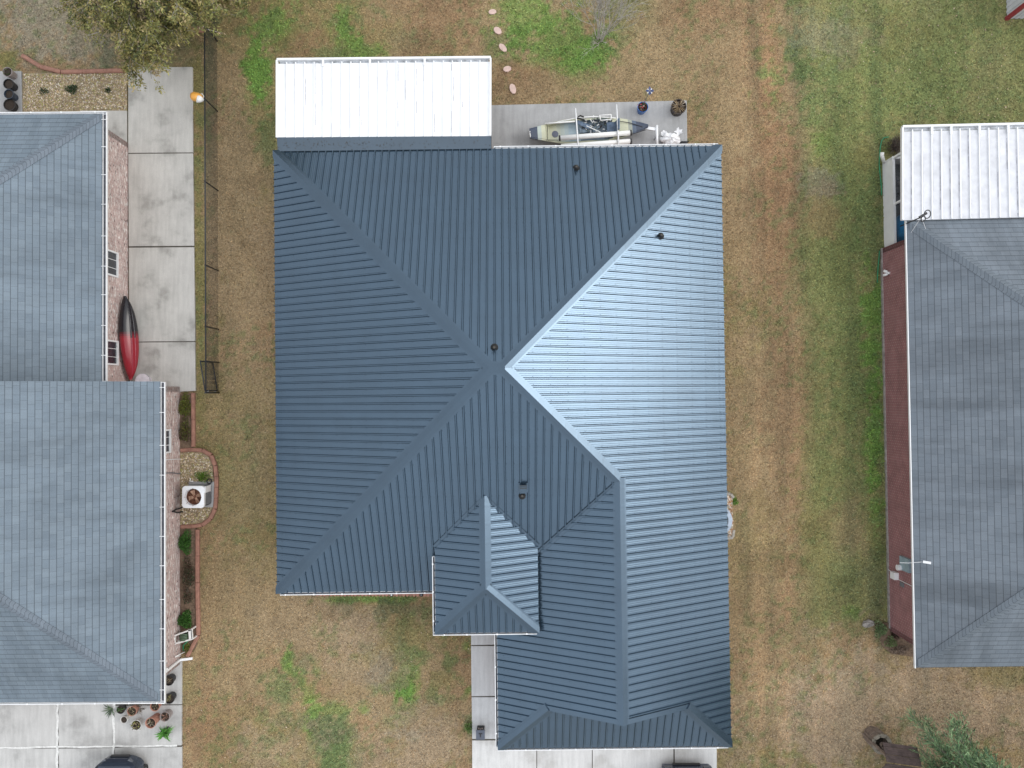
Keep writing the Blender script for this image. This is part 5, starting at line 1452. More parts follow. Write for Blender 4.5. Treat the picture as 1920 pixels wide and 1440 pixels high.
pot(17.5, 196, .235, .26, M('charcoal bowl pot', (.03, .028, .028), .6), 'wide charcoal pot, lowest of the row on the upper left patio', None, group=GRP2, zb=.06)
RED = [(.4, .05, .06), (.05, .16, .06), (.06, .2, .14), (.5, .3, .28), (.1, .03, .03)]
bp = pot(1205.5, 200.5, .205, .36, pot_blue, 'blue glazed pot with red and green foliage on the back patio', ('leafy', RED, .14, 120), taper=.8)
dp = pot(1273, 199.5, .29, .38, M('dark brown barrel pot', (.035, .026, .024), .55), 'dark barrel pot with a straw coloured dead plant on the back patio corner', ('twig', [(.45, .34, .2), (.55, .47, .36), (.3, .22, .13)], .4, 70), taper=.85)
p = P(1208, 193, .4)
t = thing('garden_pinwheel', 'blue and white four petal pinwheel on a thin stake in the blue pot', 'pinwheel', V(p.x, p.y, .36))
mb = MB(); q = V(p.x, p.y, 1.5); mb.tube([V(p.x, p.y, .36), q], .011, 6); build('stake', mb, grey_pl, t)
mb = MB(); mw = MB()
for k in range(4):
    a = k * math.pi / 2; d = V(math.cos(a), math.sin(a), 0); s = V(-d.y, d.x, 0)
    mb.quad(q + d * .02 - s * .02, q + d * .09 - s * .05, q + d * .17, q + d * .09 + s * .05 + V(0, 0, .03), q + d * .02 + s * .02)
    a += math.pi / 4; d = V(math.cos(a), math.sin(a), 0); s = V(-d.y, d.x, 0)
    mw.quad(q + d * .02 - V(0, 0, .02) - s * .01, q + d * .08 - s * .035 - V(0, 0, .02), q + d * .13 - V(0, 0, .01), q + d * .08 + s * .035)
build('petal', mb, M('navy enamel', (.03, .05, .14), .4), t); build('white_petal', mw, white_pvc, t)
# white sack and black strap
c = P(1256, 262, .2); c.z = .05
mb = MB(); nu, nv = 28, 14
for i_ in range(nv + 1):
    for j in range(nu):
        th, ph = math.pi * i_ / nv, 2 * math.pi * j / nu
        d = V(math.sin(th) * math.cos(ph), math.sin(th) * math.sin(ph), math.cos(th))
        k = 1 + .13 * math.sin(5 * ph + 3 * th) + .09 * math.sin(9 * ph - 4 * th) + .07 * math.sin(3 * ph + 7 * th)
        mb.v.append((c.x + d.x * .36 * k, c.y + d.y * .24 * k, c.z + .2 + d.z * .2 * k))
for i_ in range(nv):
    for j in range(nu): mb.f.append([i_ * nu + j, (i_ + 1) * nu + j, (i_ + 1) * nu + (j + 1) % nu, i_ * nu + (j + 1) % nu]); mb.m.append(0); mb.uv.append(None); mb.c.append(None)
t = thing('plastic_sack', 'bulging white plastic sack with crumpled neck on the back patio', 'sack', c)
build('body', mb, bag_m, t, smooth=True)
mb = MB(); p = c + V(.3, .2, .22)
for k in range(12):
    a = k * .52; d = V(math.cos(a), math.sin(a), 0); d2 = V(math.cos(a + .52), math.sin(a + .52), 0); r1, r2 = .13 + .05 * math.sin(k * 2.3), .13 + .05 * math.sin((k + 1) * 2.3)
    mb.quad(p, p + d * r1 + V(0, .06, .08 + .04 * (k % 2)), p + d2 * r2 + V(0, .06, .08 + .04 * ((k + 1) % 2)))
p = c + V(-.24, .2, .2)
for k in range(10):
    a = k * .63; d = V(math.cos(a), math.sin(a), 0); d2 = V(math.cos(a + .63), math.sin(a + .63), 0)
    mb.quad(p, p + d * .12 + V(0, .02, .06 * (k % 2)), p + d2 * .12 + V(0, .02, .06 * ((k + 1) % 2)))
build('crumpled_neck', mb, bag_m, t)
c = P(1283, 268, .08)
mb = MB(); mb.tube([c + V(-.25, -.08, 0), c + V(-.1, .03, .02), c + V(.05, .0, .05), c + V(.16, .05, .03)], [.03, .04, .05, .03], 8)
build('black_strap', mb, black_pl, base=V(c.x, c.y, .05), smooth=True, label='black rolled strap lying by the gutter at the patio end', cat='strap')

# ------------------------------------------------------------------ kayaks
def hull(c, length, half_w, depth, axis, tiltv, nseg=26, nring=16, flat_top=False, pw=.75, tip=.04):
    """lens-shaped hull: axis = unit vector along, tiltv = 'up' direction of the deck"""
    ax = axis.normalized(); up = (tiltv - ax * tiltv.dot(ax)).normalized(); sd_ = ax.cross(up)
    mb = MB(); ts = []
    for i_ in range(nseg + 1):
        s = -1 + 2 * i_ / nseg; w = max(tip, (1 - abs(s) ** 2.1) ** pw); rock = .16 * depth * s ** 4 * 2
        for j in range(nring):
            a = 2 * math.pi * j / nring
            x = math.cos(a) * half_w * w; z = math.sin(a)
            z = z * depth * (.45 if z > 0 else 1.0) * (w ** .55) + rock
            if z < 0:
                z += .05 * depth * math.cos(3 * a) * w
            p = c + ax * (s * length / 2) + sd_ * x + up * z
            mb.v.append(tuple(p))
    for i_ in range(nseg):
        for j in range(nring):
            mb.f.append([i_ * nring + j, i_ * nring + (j + 1) % nring, (i_ + 1) * nring + (j + 1) % nring, (i_ + 1) * nring + j]); mb.m.append(0); mb.uv.append(None)
            ts.append((i_ + .5) / nseg); mb.c.append(None)
    for e, rv in ((0, True), (nseg, False)):
        f = [e * nring + j for j in range(nring)]
        mb.f.append(f[::-1] if not rv else f); mb.m.append(0); mb.uv.append(None); mb.c.append(None); ts.append(e / nseg)
    return mb, ts
def lerp3(a, b_, t_): t_ = min(max(t_, 0), 1); return tuple(a[k] + (b_[k] - a[k]) * t_ for k in range(3))
gloss = attr_mat('moulded kayak plastic', .25, 3, .08, spec=.5)
pN, pS = P(236, 555, .62), P(247, 712, .35)
kc = (pN + pS) / 2; kc.x += .0
rk = thing('red_kayak', 'red and black kayak leaning on its side against the pink brick wall', 'kayak', V(kc.x, kc.y, .05))
mb, ts = hull(kc, (pN - pS).length * 1.0, .37, .27, pS - pN, V(-.80, 0, -.42), 40, 28, tip=.14)
for k in range(len(mb.f)): mb.c[k] = lerp3((.014, .013, .017), (.30, .02, .032), (ts[k] - .42) / .08)
build('hull', mb, gloss, rk, smooth=True)
mb = MB(); axk = (pS - pN).normalized(); n_ = V(.80, 0, .42).normalized(); sdk = axk.cross(n_)
for o_ in (-.07, .07):
    pts, rs, = [], []
    for k in range(13):
        s = -.86 + 1.72 * k / 12; w = (1 - abs(s) ** 2.1) ** .75; pts.append(kc + axk * s * (pN - pS).length / 2 + n_ * (.27 * w ** .55 - .02 - .27 * .32 * s ** 4) + sdk * o_ * w); rs.append(.03 * w + .006)
    for k in range(12):
        s = k / 12; mb.tube(pts[k:k + 2], rs[k:k + 2], 8, cap=False, col=lerp3((.02, .02, .026), (.34, .04, .065), (s - .42) / .1))
build('keel_ridge', mb, gloss, rk, smooth=True)
c = P(268, 714, .35); c.z = .05
t = thing('white_bucket', 'white round bucket partly under the eave beside the red kayak', 'bucket', c)
mb = MB(); mb.lathe([(.001, 0), (.2, 0), (.26, .33), (.27, .34), (.26, .37), (.001, .38)], c, 24); build('bucket', mb, M('lavender white plastic', (.62, .58, .62), .5), t)
mb = MB(); mb.tube([c + V(.27 * math.cos(a), .27 * math.sin(a), .3 - .05 * math.sin(a)) for a in np.linspace(0, 3.14, 9)], .008, 5); build('handle', mb, galv, t)
# fishing kayak on its trailer
hk = .48
kA, kB = P(993, 252, hk), P(1214, 238, hk)
ax = (kB - kA).normalized(); sdv = V(0, 0, 1).cross(ax); ln = (kB - kA).length; kc = (kA + kB) / 2
fk = thing('fishing_kayak', 'camouflage tan and navy fishing kayak on the back patio', 'kayak', V(kc.x, kc.y, .05))
mb = MB(); nr = 30
def hw(s):   # half width along 0..1 (0 = left end, blunt)
    return .47 * (min(1, (.36 + 2.2 * s)) ** .9 if s < .3 else 1) * (1 if s < .62 else max(.12, 1 - ((s - .62) / .38) ** 1.7 * .88))
secs = []
for k in range(nr + 1):
    s = k / nr; w = hw(s); p = kA + ax * (s * ln); sh_ = .08 * (abs(s - .5) * 2) ** 2.5
    rim = hk + .05 + sh_
    inner = .78 if .14 < s < .70 else 0
    dep = (.17 if inner else -.02)
    prof = [(-w, rim - .02), (-w * .97, rim), (-w * .84, rim + .004), (-w * .78, rim - dep), (0, rim - dep + (.02 if inner else .03)), (w * .78, rim - dep), (w * .84, rim + .004), (w * .97, rim), (w, rim - .02), (w * .8, rim - .2), (w * .35, rim - .30), (0, rim - .32), (-w * .35, rim - .30), (-w * .8, rim - .2)]
    secs.append([p + sdv * x + V(0, 0, z - hk) for x, z in prof])
m_ = len(secs[0])
SAND, NAVY, TEAL = (.52, .525, .38), (.05, .065, .10), (.34, .42, .44)
for k in range(nr):
    s = (k + .5) / nr
    for j in range(m_):
        if s < .065: cc = NAVY
        elif s < .16: cc = lerp3(TEAL, SAND, (s - .065) / .05)
        elif s > .90: cc = NAVY
        elif s > .80: cc = lerp3(SAND, (.09, .12, .17), (s - .82) / .06)
        elif .14 < s < .70 and 2 <= j <= 5: cc = lerp3((.42, .42, .30), (.27, .34, .38), (s - .2) / .15) if s < .42 else jit((.12, .16, .20), .2)
        else: cc = SAND if s < .5 else lerp3(SAND, (.24, .29, .26), (s - .5) / .1) if s < .68 else SAND
        mb.quad(secs[k][j], secs[k][(j + 1) % m_], secs[k + 1][(j + 1) % m_], secs[k + 1][j], col=cc)
mb.quad(*secs[0], col=NAVY); mb.quad(*secs[-1][::-1], col=NAVY)
build('hull', mb, gloss, fk, smooth=False)
def kp(px, py, h): return P(px, py, h)
mb = MB(); q = kp(1041, 250, hk); mb.lathe([(.001, .0), (.125, .0), (.13, -.03)], q + V(0, 0, -.07), 20); build('hatch_lid', mb, M('slate hatch plastic', (.085, .095, .13), .5), fk)
mb = MB(); q = kp(1018.5, 249, hk + .1); mb.bar(q - ax * .09, q + ax * .09, .16, .03); build('hatch_lid', mb, M('slate hatch plastic', (.085, .095, .13), .5), fk)
q = kp(1150, 240, hk + .1)
mb = MB(); mb.bar(q - ax * .25 + V(0, 0, .03), q + ax * .05 + V(0, 0, .02), .42, .07); mb.bar(q + ax * .06, q + ax * .16 + V(0, 0, .42), .42, .05); seat_m = M('blue grey seat fabric', (.09, .13, .19), .7, 0, .35, 8)
build('seat', mb, seat_m, fk)
q = kp(1135, 222, hk + .1); mb = MB()
fr4 = [q - ax * .22 + sdv * .1, q + ax * .22 + sdv * .1, q + ax * .2 - sdv * .09, q - ax * .2 - sdv * .09]
for k in range(4): mb.tube([fr4[k] + V(0, 0, .08), fr4[(k + 1) % 4] + V(0, 0, .08)], .022, 8)
build('rod_rack', mb, white_pvc, fk, smooth=True)
mb = MB(); mb.tube([kp(1003, 253, hk + .16) + V(0, .08, 0), kp(1078, 228, hk + .2)], .032, 8); mb.tube([kp(1021, 231.5, hk + .14), kp(1080, 227.5, hk + .16)], .03, 8)
mb = MB(); mb.tube([kp(1021.5, 232, hk + .14), kp(1078, 227.5, hk + .16)], .032, 8); build('side_rail', mb, white_pvc, fk, smooth=True)
mb = MB(); mb.tube([kp(1045, 228.5, hk + .12), kp(1085, 220.5, hk + .12), kp(1115, 218.5, hk + .12), kp(1155, 221.5, hk + .12)], .022, 8); build('side_rail', mb, white_pvc, fk, smooth=True)
mb = MB(); q0, q1 = kp(1086, 230, hk + .12), kp(1126, 248, hk + .12); d = (q1 - q0).normalized(); mb.tube([q0 + d * .3, q1], .018, 8); bp_ = build('paddle_shaft', mb, white_pvc, fk)
mb = MB(); mb.bar(q0 - d * .08, q0 + d * .42, .16, .025); build('paddle_blade', mb, seat_m, bp_)
mb = MB()
for (x, y, w, l) in ((1095, 244, .22, .35), (1118, 243, .2, .28)): mb.bar(kp(x, y, hk - .02) - ax * l / 2, kp(x, y, hk - .02) + ax * l / 2, w, .1)
build('gear_tray', mb, M('slate grey gear', (.13, .17, .21), .5, 0, .4, 9), fk)
mb = MB()
for k in range(75):
    q = kp(random.uniform(1088, 1150), random.uniform(222, 246), hk + random.uniform(0, .12)); e = q + rdir(-.2, .4) * random.uniform(.05, .16); mb.tube([q, e], random.uniform(.008, .022), 5, col=jit(random.choice([(.02, .02, .025), (.05, .05, .05), (.6, .6, .6), (.7, .7, .68), (.1, .12, .1)]), .3))
build('fishing_gear', mb, leaf_dull, fk)
mb = MB(); mb.tube([kp(1084, 219, hk + .25), kp(1088, 217, hk + .3), kp(1094, 219, hk + .22)], .03, 6); mb.tube([kp(1080, 221, hk + .2), kp(1096, 225, hk + .18)], .03, 6); build('rudder_bracket', mb, black_pl, fk)
mb = MB(); mb.tube([kp(993.5, 246, hk + .16), kp(994.2, 257, hk + .16)], .02, 6); build('carry_handle', mb, white_pvc, fk)
mb = MB()
for pts in (((1026, 235), (1027, 262), (1024, 262.5)), ((1027, 262.5), (1048, 262.5))): mb.tube([kp(x, y, hk + .13) for x, y in pts], .012, 5)
for pts in (((1160, 227), (1180, 230), (1205, 238)), ((1162, 257), (1190, 250), (1212, 243))): mb.tube([kp(x, y, hk + .16) for x, y in pts], .014, 5)
build('deck_line', mb, black_pl, fk)
# trailer with padded white bunks
tr_ = thing('kayak_trailer', 'white kayak trailer with two fat padded bunks beside the fishing kayak', 'trailer', V(kc.x, kc.y - .3, .05))
hb = .78
for (a, b2) in (((1049, 259), (1183, 249)), ((1050, 275), (1183, 265))):
    p, q = P(*a, hb), P(*b2, hb); mb = MB(); mb.tube([p, q], .095, 16); bk = build('bunk', mb, white_pvc, tr_, smooth=True)
    for e, d in ((p, (p - q).normalized()), (q, (q - p).normalized())):
        mb = MB(); mb.tube([e - d * .03, e + d * .02], .105, 16); build('end_cap', mb, black_pl, bk)
for (a, b2) in (((1079, 203), (1083, 258)), ((1156, 196), (1159, 252))):
    p, q = P(*a, hb + .12), P(*b2, hb + .12); mb = MB(); mb.tube([p, q, q + (q - p).normalized() * .75], .026, 10); build('crossbar', mb, white_trim, tr_, smooth=True)
    for e in (p + (q - p) * .12,):
        pass
for (x, y) in ((1083, 262), (1159, 256)):
    mb = MB(); p = P(x, y, hb); mb.tube([V(p.x, p.y, .05), V(p.x, p.y, hb + .12)], .022, 8); mb.tube([V(p.x, p.y - .45, .05), V(p.x, p.y - .45, hb + .12)], .022, 8); build('upright', mb, galv, tr_)
p, q = P(1213, 240.5, .45), P(1231, 243, .45); mb = MB(); mb.bar(p - (q - p).normalized() * 1.1, q, .11, .08); build('tongue', mb, white_trim, tr_)
p, q = P(1231.5, 235, .5), P(1232, 272, .5); mb = MB(); mb.tube([p, q], .05, 12); build('tow_bar', mb, white_trim, tr_, smooth=True)
mb = MB(); mb.tube([V(p.x, (p.y + q.y) / 2, .05), V(p.x, (p.y + q.y) / 2, .5)], .025, 8); build('jack_stand', mb, galv, tr_)
mb = MB(); mb.bar(P(1128, 262, .3) + V(0, -.4, 0), P(1128, 240, .3) + V(0, .4, 0), .06, .06); ax_ = build('axle', mb, galv, tr_)
for e in (P(1128, 262, .3) + V(0, -.45, 0),):
    mb = MB(); mb.tube([e - V(0, .07, 0), e - V(0, .06, 0), e + V(0, .06, 0), e + V(0, .07, 0)], [.2, .25, .25, .2], 20); build('wheel', mb, rubber, tr_)

# ------------------------------------------------------------------ air conditioners
c = P(362, 932, .8); c.z = 0
cw = .82
acx, acy, ach = c.x, c.y, .8
ac = thing('air_conditioner', 'square white air conditioner with a rusty fan beside the pink brick wall', 'air conditioner', V(acx, acy, .03))
def rrect(w, r, n_=6):
    out = []
    for (sx, sy, a0) in ((1, 1, 0), (-1, 1, math.pi / 2), (-1, -1, math.pi), (1, -1, 1.5 * math.pi)):
        for k in range(n_ + 1):
            a = a0 + math.pi / 2 * k / n_; out.append((acx + sx * (w / 2 - r) + r * math.cos(a), acy + sy * (w / 2 - r) + r * math.sin(a)))
    return out
mb = MB(); mb.prism(rrect(.98, .06), 0, .07); build('pad', mb, conc_patio, ac)
mb = MB(); mb.prism(rrect(cw - .05, .1), .07, .3)
rr4 = rrect(cw - .05, .1)
for k in range(len(rr4)): mb.quad((*rr4[k], .3), (*rr4[(k + 1) % len(rr4)], .3), (*rr4[(k + 1) % len(rr4)], ach - .12), (*rr4[k], ach - .12))
build('coil_core', mb, M('dark coil fins', (.06, .065, .07), .6), ac)
mb = MB()
for k in range(22):
    a = (k + .5) / 22 * 2 - 1
    for (dx, dy) in ((1, 0), (-1, 0), (0, 1), (0, -1)):
        x = acx + dx * (cw / 2 - .015) + (0 if dx else a * (cw / 2 - .1)); y = acy + dy * (cw / 2 - .015) + (0 if dy else a * (cw / 2 - .1))
        mb.bar(V(x, y, .1), V(x, y, ach - .12), .014, .014)
build('side_louvres', mb, M('grey louvre steel', (.30, .32, .34), .5), ac)
# top pan with a round opening
mb = MB(); outer = []
rr6 = rrect(cw, .12, 6)
for k in range(len(rr6)):
    p, q = rr6[k], rr6[(k + 1) % len(rr6)]; m_ = 8 if math.hypot(q[0] - p[0], q[1] - p[1]) > .2 else 1
    outer += [(p[0] + (q[0] - p[0]) * j / m_, p[1] + (q[1] - p[1]) * j / m_) for j in range(m_)]
n_ = len(outer); ri = .315
inner = []
for x, y in outer:
    a = math.atan2(y - acy, x - acx); inner.append((acx + ri * math.cos(a), acy + ri * math.sin(a)))
o1 = [(x, y, ach) for x, y in outer]; i1 = [(x, y, ach + .02) for x, y in inner]; o0 = [(x, y, ach - .13) for x, y in outer]; i0 = [(acx + (x - acx) * .97, acy + (y - acy) * .97, ach - .14) for x, y in inner]
for k in range(n_):
    j = (k + 1) % n_
    mb.quad(o1[k], o1[j], i1[j], i1[k]); mb.quad(o0[k], o0[j], o1[j], o1[k]); mb.quad(i1[k], i1[j], i0[j], i0[k])
top = build('top_pan', mb, ac_white, ac)
mb = MB(); mb.lathe([(.001, ach - .3), (ri * .97, ach - .3), (ri * .97, ach - .14)], (acx, acy, 0), 28); build('fan_well', mb, rust, ac)
fanc = V(acx, acy, ach - .16)
mb = MB(); mb.lathe([(.05, -.05), (.055, .02), (.001, .03)], fanc, 14); hub = build('fan_hub', mb, rust, ac)
for k in range(4):
    a = .35 + k * math.pi / 2 + (.15 if k % 2 else 0); d = V(math.cos(a), math.sin(a), 0); s = V(-d.y, d.x, 0)
    mb = MB(); mb.quad(fanc + d * .05 - s * .04, fanc + d * .25 - s * .095 - V(0, 0, .05), fanc + d * .26 + s * .07 + V(0, 0, .02), fanc + d * .05 + s * .04); build('fan_blade', mb, rust_blade, hub)
mb = MB()
for r in (.10, .17, .24): mb.tube([V(acx + r * math.cos(a), acy + r * math.sin(a), ach + .005) for a in np.linspace(0, 2 * math.pi, 33)], .0025, 4)
for k in range(8):
    a = k * math.pi / 4; mb.tube([V(acx + .05 * math.cos(a), acy + .05 * math.sin(a), ach + .005), V(acx + .335 * math.cos(a), acy + .335 * math.sin(a), ach + .025)], .006, 5)
build('fan_guard', mb, rust, ac)
mb = MB(); mb.box((acx + cw / 2 + .012, acy + .27, .5), (.03, .24, .5)); build('service_panel', mb, ac_white, ac)
mb = MB(); q = P(393, 902, .1); mb.tube([q + V(.09 * math.cos(a), .09 * math.sin(a), .02) for a in np.linspace(0, 6.2, 17)], .022, 6); build('drain_hose', mb, black_pl, ac, smooth=True)
mb = MB(); q = P(361, 899, .2); mb.tube([q + V(-.03, .06, .1), q + V(-.06, -.05, .1), q + V(.07, -.06, .1)], .022, 6); build('bent_pipe', mb, white_pvc, ac, smooth=True)
# round condenser beside the metal roof house
c = P(1344, 976, .75); c.z = 0
ra = thing('round_condenser', 'round grey condenser half under the east eave of the metal roof', 'air conditioner', V(c.x, c.y, .03))
mb = MB(); mb.lathe([(.001, .0), (.56, .0), (.56, .09), (.001, .09)], c, 40); build('pad', mb, conc_clean, ra)
mb = MB(); mb.lathe([(.46, .09), (.46, .70), (.585, .71), (.585, .75), (.36, .78), (.36, .66), (.001, .64)], c, 40); build('body', mb, M('pale blue grey enamel', (.36, .43, .52), .4), ra, smooth=False)
mb = MB(); mb.lathe([(.43, .772), (.40, .795), (.34, .797), (.33, .67), (.001, .66)], c, 40); build('fan_grille', mb, black_pl, ra)
mb = MB()
for k in range(3):
    a = k * 2.094 + .5; mb.bar(c + V(0, 0, .7), c + V(.3 * math.cos(a), .3 * math.sin(a), .7), .13, .02)
build('fan_blade', mb, galv, ra)

# hose reel cart beside the left house, hose, storage box, wishing well, rocks
a = [P(327, 1192, .45), P(359.5, 1180, .45), P(361, 1198, .45), P(328, 1207, .45)]
c = sum(a, V(0, 0, 0)) / 4; c.z = 0
hr_ = thing('hose_reel_cart', 'white framed hose reel cart between the brick wall and the curved edging', 'hose reel', c)
mb = MB()
for k in range(4): mb.bar(a[k], a[(k + 1) % 4], .05, .05)
for k in range(4): mb.bar(V(a[k].x, a[k].y, .03), a[k], .045, .045)
build('frame', mb, white_pvc, hr_)
mb = MB(); e = (a[1] + a[2]) / 2 - V(.05, 0, 0); mb.bar(a[1] - V(.06, 0, 0), a[2] - V(.06, 0, 0), .13, .05); build('front_plate', mb, white_pvc, hr_)
mb = MB(); mb.bar((a[0] + a[1]) / 2 + V(-.05, -.06, -.1), (a[2] + a[3]) / 2 + V(-.05, .06, -.1), .2, .2); build('drum', mb, black_pl, hr_)
mb = MB()
ctr = (a[0] + a[2]) / 2 - V(.02, 0, .1)
for k in range(5): mb.tube([ctr + V(.15 * math.cos(t_), -.11 + .055 * k, .15 * math.sin(t_)) for t_ in np.linspace(0, 6.283, 17)], .022, 6)
build('coiled_hose', mb, M('grey green hose', (.10, .16, .10), .5), hr_, smooth=True)
mb = MB(); mb.tube([ctr + V(.1, -.2, -.1), P(343.5, 1210, .1), P(344, 1220, .06)], .026, 6); build('hose_end', mb, hose_m, hr_, smooth=True)
mb = MB(); mb.tube([P(347, 1222, .06), P(338, 1226.5, .3), P(328, 1232, .6)], .02, 6); mb.tube([P(330, 1232, .3), P(340, 1229, .05)], .015, 6)
build('drain_pipe', mb, white_pvc, base=P(340, 1228, 0), smooth=True, label='thin white pipe against the brick beside the downspout', cat='pipe')
def hose(pts, label):
    pts = [P(x, y, .06) for x, y in pts]; mb = MB(); mb.tube(pts, .022, 6); build('garden_hose', mb, hose_m, base=V(pts[0].x, pts[0].y, 0), smooth=True, label=label, cat='hose')
hose([(1666, 257), (1658, 258), (1653, 264), (1650.5, 276), (1649.5, 290), (1648.5, 305), (1649.5, 320), (1651, 335), (1652.5, 350), (1653, 366)], 'green hose curling along the knee wall of the screened porch')
hose([(1649, 470), (1648, 485), (1646.5, 500), (1645.5, 515), (1645, 530)], 'short green hose end in the grass beside the maroon wall')
q = P(1653, 289, .35); q1 = P(1657, 303, .1)
mb = MB(); mb.tube([q + V(0, .05, .05), q + V(.01, -.05, .0), q1], [.07, .07, .065], 14); build('capped_pipe', mb, white_pvc, base=V(q.x, q.y, 0), smooth=True, label='stubby white capped pipe at the north corner of the screened porch', cat='pipe')
# black storage box on the walkway
c = P(900.8, 1378, .5); c.z = .05
bx = thing('storage_box', 'black box with grey lid on the walkway beside the garage wing', 'box', c)
mb = MB(); mb.box(c + V(0, 0, .21), (.28, .3, .42)); build('body', mb, black_pl, bx)
mb = MB(); mb.box(c + V(0, -.0, .44), (.33, .35, .035)); build('lid', mb, M('slate grey lid', (.085, .10, .135), .55), bx)
mb = MB(); mb.box(c + V(.0, .05, .465), (.14, .03, .02)); mb.box(c + V(0, -.02, .465), (.04, .12, .02)); build('handle', mb, black_pl, bx)
mb = MB()
for k in range(3): mb.box(c + V(-.08 + .07 * k, .165, .28 + .06 * (k % 2)), (.045, .02, .06))
build('vent_slots', mb, M('tan label plastic', (.4, .33, .3), .6), bx)
# wishing well
c = P(1653, 1395, .72); c.z = 0
ww = thing('wishing_well', 'weathered wooden wishing well with plank roof in the lower right yard', 'wishing well', c)
mb = MB(); nb = 8; r0 = .33
hq = .72
for k in range(nb):
    a0, a1 = k * 6.2832 / nb + .2, (k + 1) * 6.2832 / nb + .2
    for (z0, z1, e) in ((0, .22, 0), (.235, .45, .01), (.465, hq - .04, 0)):
        p, q = c + V((r0 + e) * math.cos(a0), (r0 + e) * math.sin(a0), 0), c + V((r0 + e) * math.cos(a1), (r0 + e) * math.sin(a1), 0)
        m1 = V(0, 0, (z0 + z1) / 2); mb.bar(p + m1, q + m1, .05, z1 - z0)
build('basin', mb, old_wood, ww)
mb = MB()
for k in range(nb):
    a0, a1 = k * 6.2832 / nb + .2, (k + 1) * 6.2832 / nb + .2
    mb.bar(c + V(r0 * math.cos(a0), r0 * math.sin(a0), hq), c + V(r0 * math.cos(a1), r0 * math.sin(a1), hq), .13, .05)
build('basin_rim', mb, M('pale weathered rim wood', (.24, .215, .175), .85, 0, .3, 7), ww)
mb = MB(); mb.lathe([(.001, .25), (r0 * .93, .25)], c, 16); build('well_bottom', mb, dark_gap, ww)
yaw = R(82); du = V(math.cos(yaw), math.sin(yaw), 0); dv_ = V(-du.y, du.x, 0)
for s in (-1, 1):
    mb = MB(); mb.bar(c + dv_ * (s * .34), c + dv_ * (s * .34) + V(0, 0, 2.0), .08, .08); build('post', mb, old_wood, ww)
for s in (-1, 1):
    mb = MB()
    for k in range(5):
        f = k / 5; p = c + du * (s * (.02 + .5 * f)) + V(0, 0, 2.28 - .42 * f); q = c + du * (s * (.02 + .5 * (f + .22))) + V(0, 0, 2.28 - .42 * (f + .22))
        m1 = (p + q) / 2; n_ = V(0, 0, 1); w_ = (q - p)
        mb.bar(m1 - dv_ * .62 + V(0, 0, .012 * (k % 2)), m1 + dv_ * .62 + V(0, 0, .018 * (k % 2)), w_.length * .86, .025, up=w_.cross(dv_) if w_.cross(dv_).z > 0 else dv_.cross(w_))
    build('plank_roof', mb, dark_wood, ww)
mb = MB(); mb.tube([c - dv_ * .34 + V(0, 0, 1.35), c + dv_ * .34 + V(0, 0, 1.35)], .045, 10); build('roller', mb, old_wood, ww)
mb = MB(); mb.tube([c + V(0, 0, 1.3), c + V(0, 0, .9)], .008, 5); mb.lathe([(.08, .72), (.1, .9), (.095, .9), (.07, .73)], c, 14); build('bucket', mb, old_wood, ww)
# rock
c = P(1626, 1168, 0); mb = MB(); nu, nv = 12, 7
for i_ in range(nv + 1):
    for j in range(nu):
        th, ph = math.pi * i_ / nv, 2 * math.pi * j / nu; k = random.uniform(.75, 1.2)
        mb.v.append((c.x + .2 * k * math.sin(th) * math.cos(ph) + .05 * math.sin(ph), c.y + .16 * k * math.sin(th) * math.sin(ph), .08 + .15 * k * math.cos(th)))
for i_ in range(nv):
    for j in range(nu): mb.f.append([i_ * nu + j, (i_ + 1) * nu + j, (i_ + 1) * nu + (j + 1) % nu, i_ * nu + (j + 1) % nu]); mb.m.append(0); mb.uv.append(None); mb.c.append(None)
build('garden_rock', mb, rock_m, base=V(c.x, c.y, 0), label='pale grey jagged rock in the grass near the maroon house corner', cat='rock')

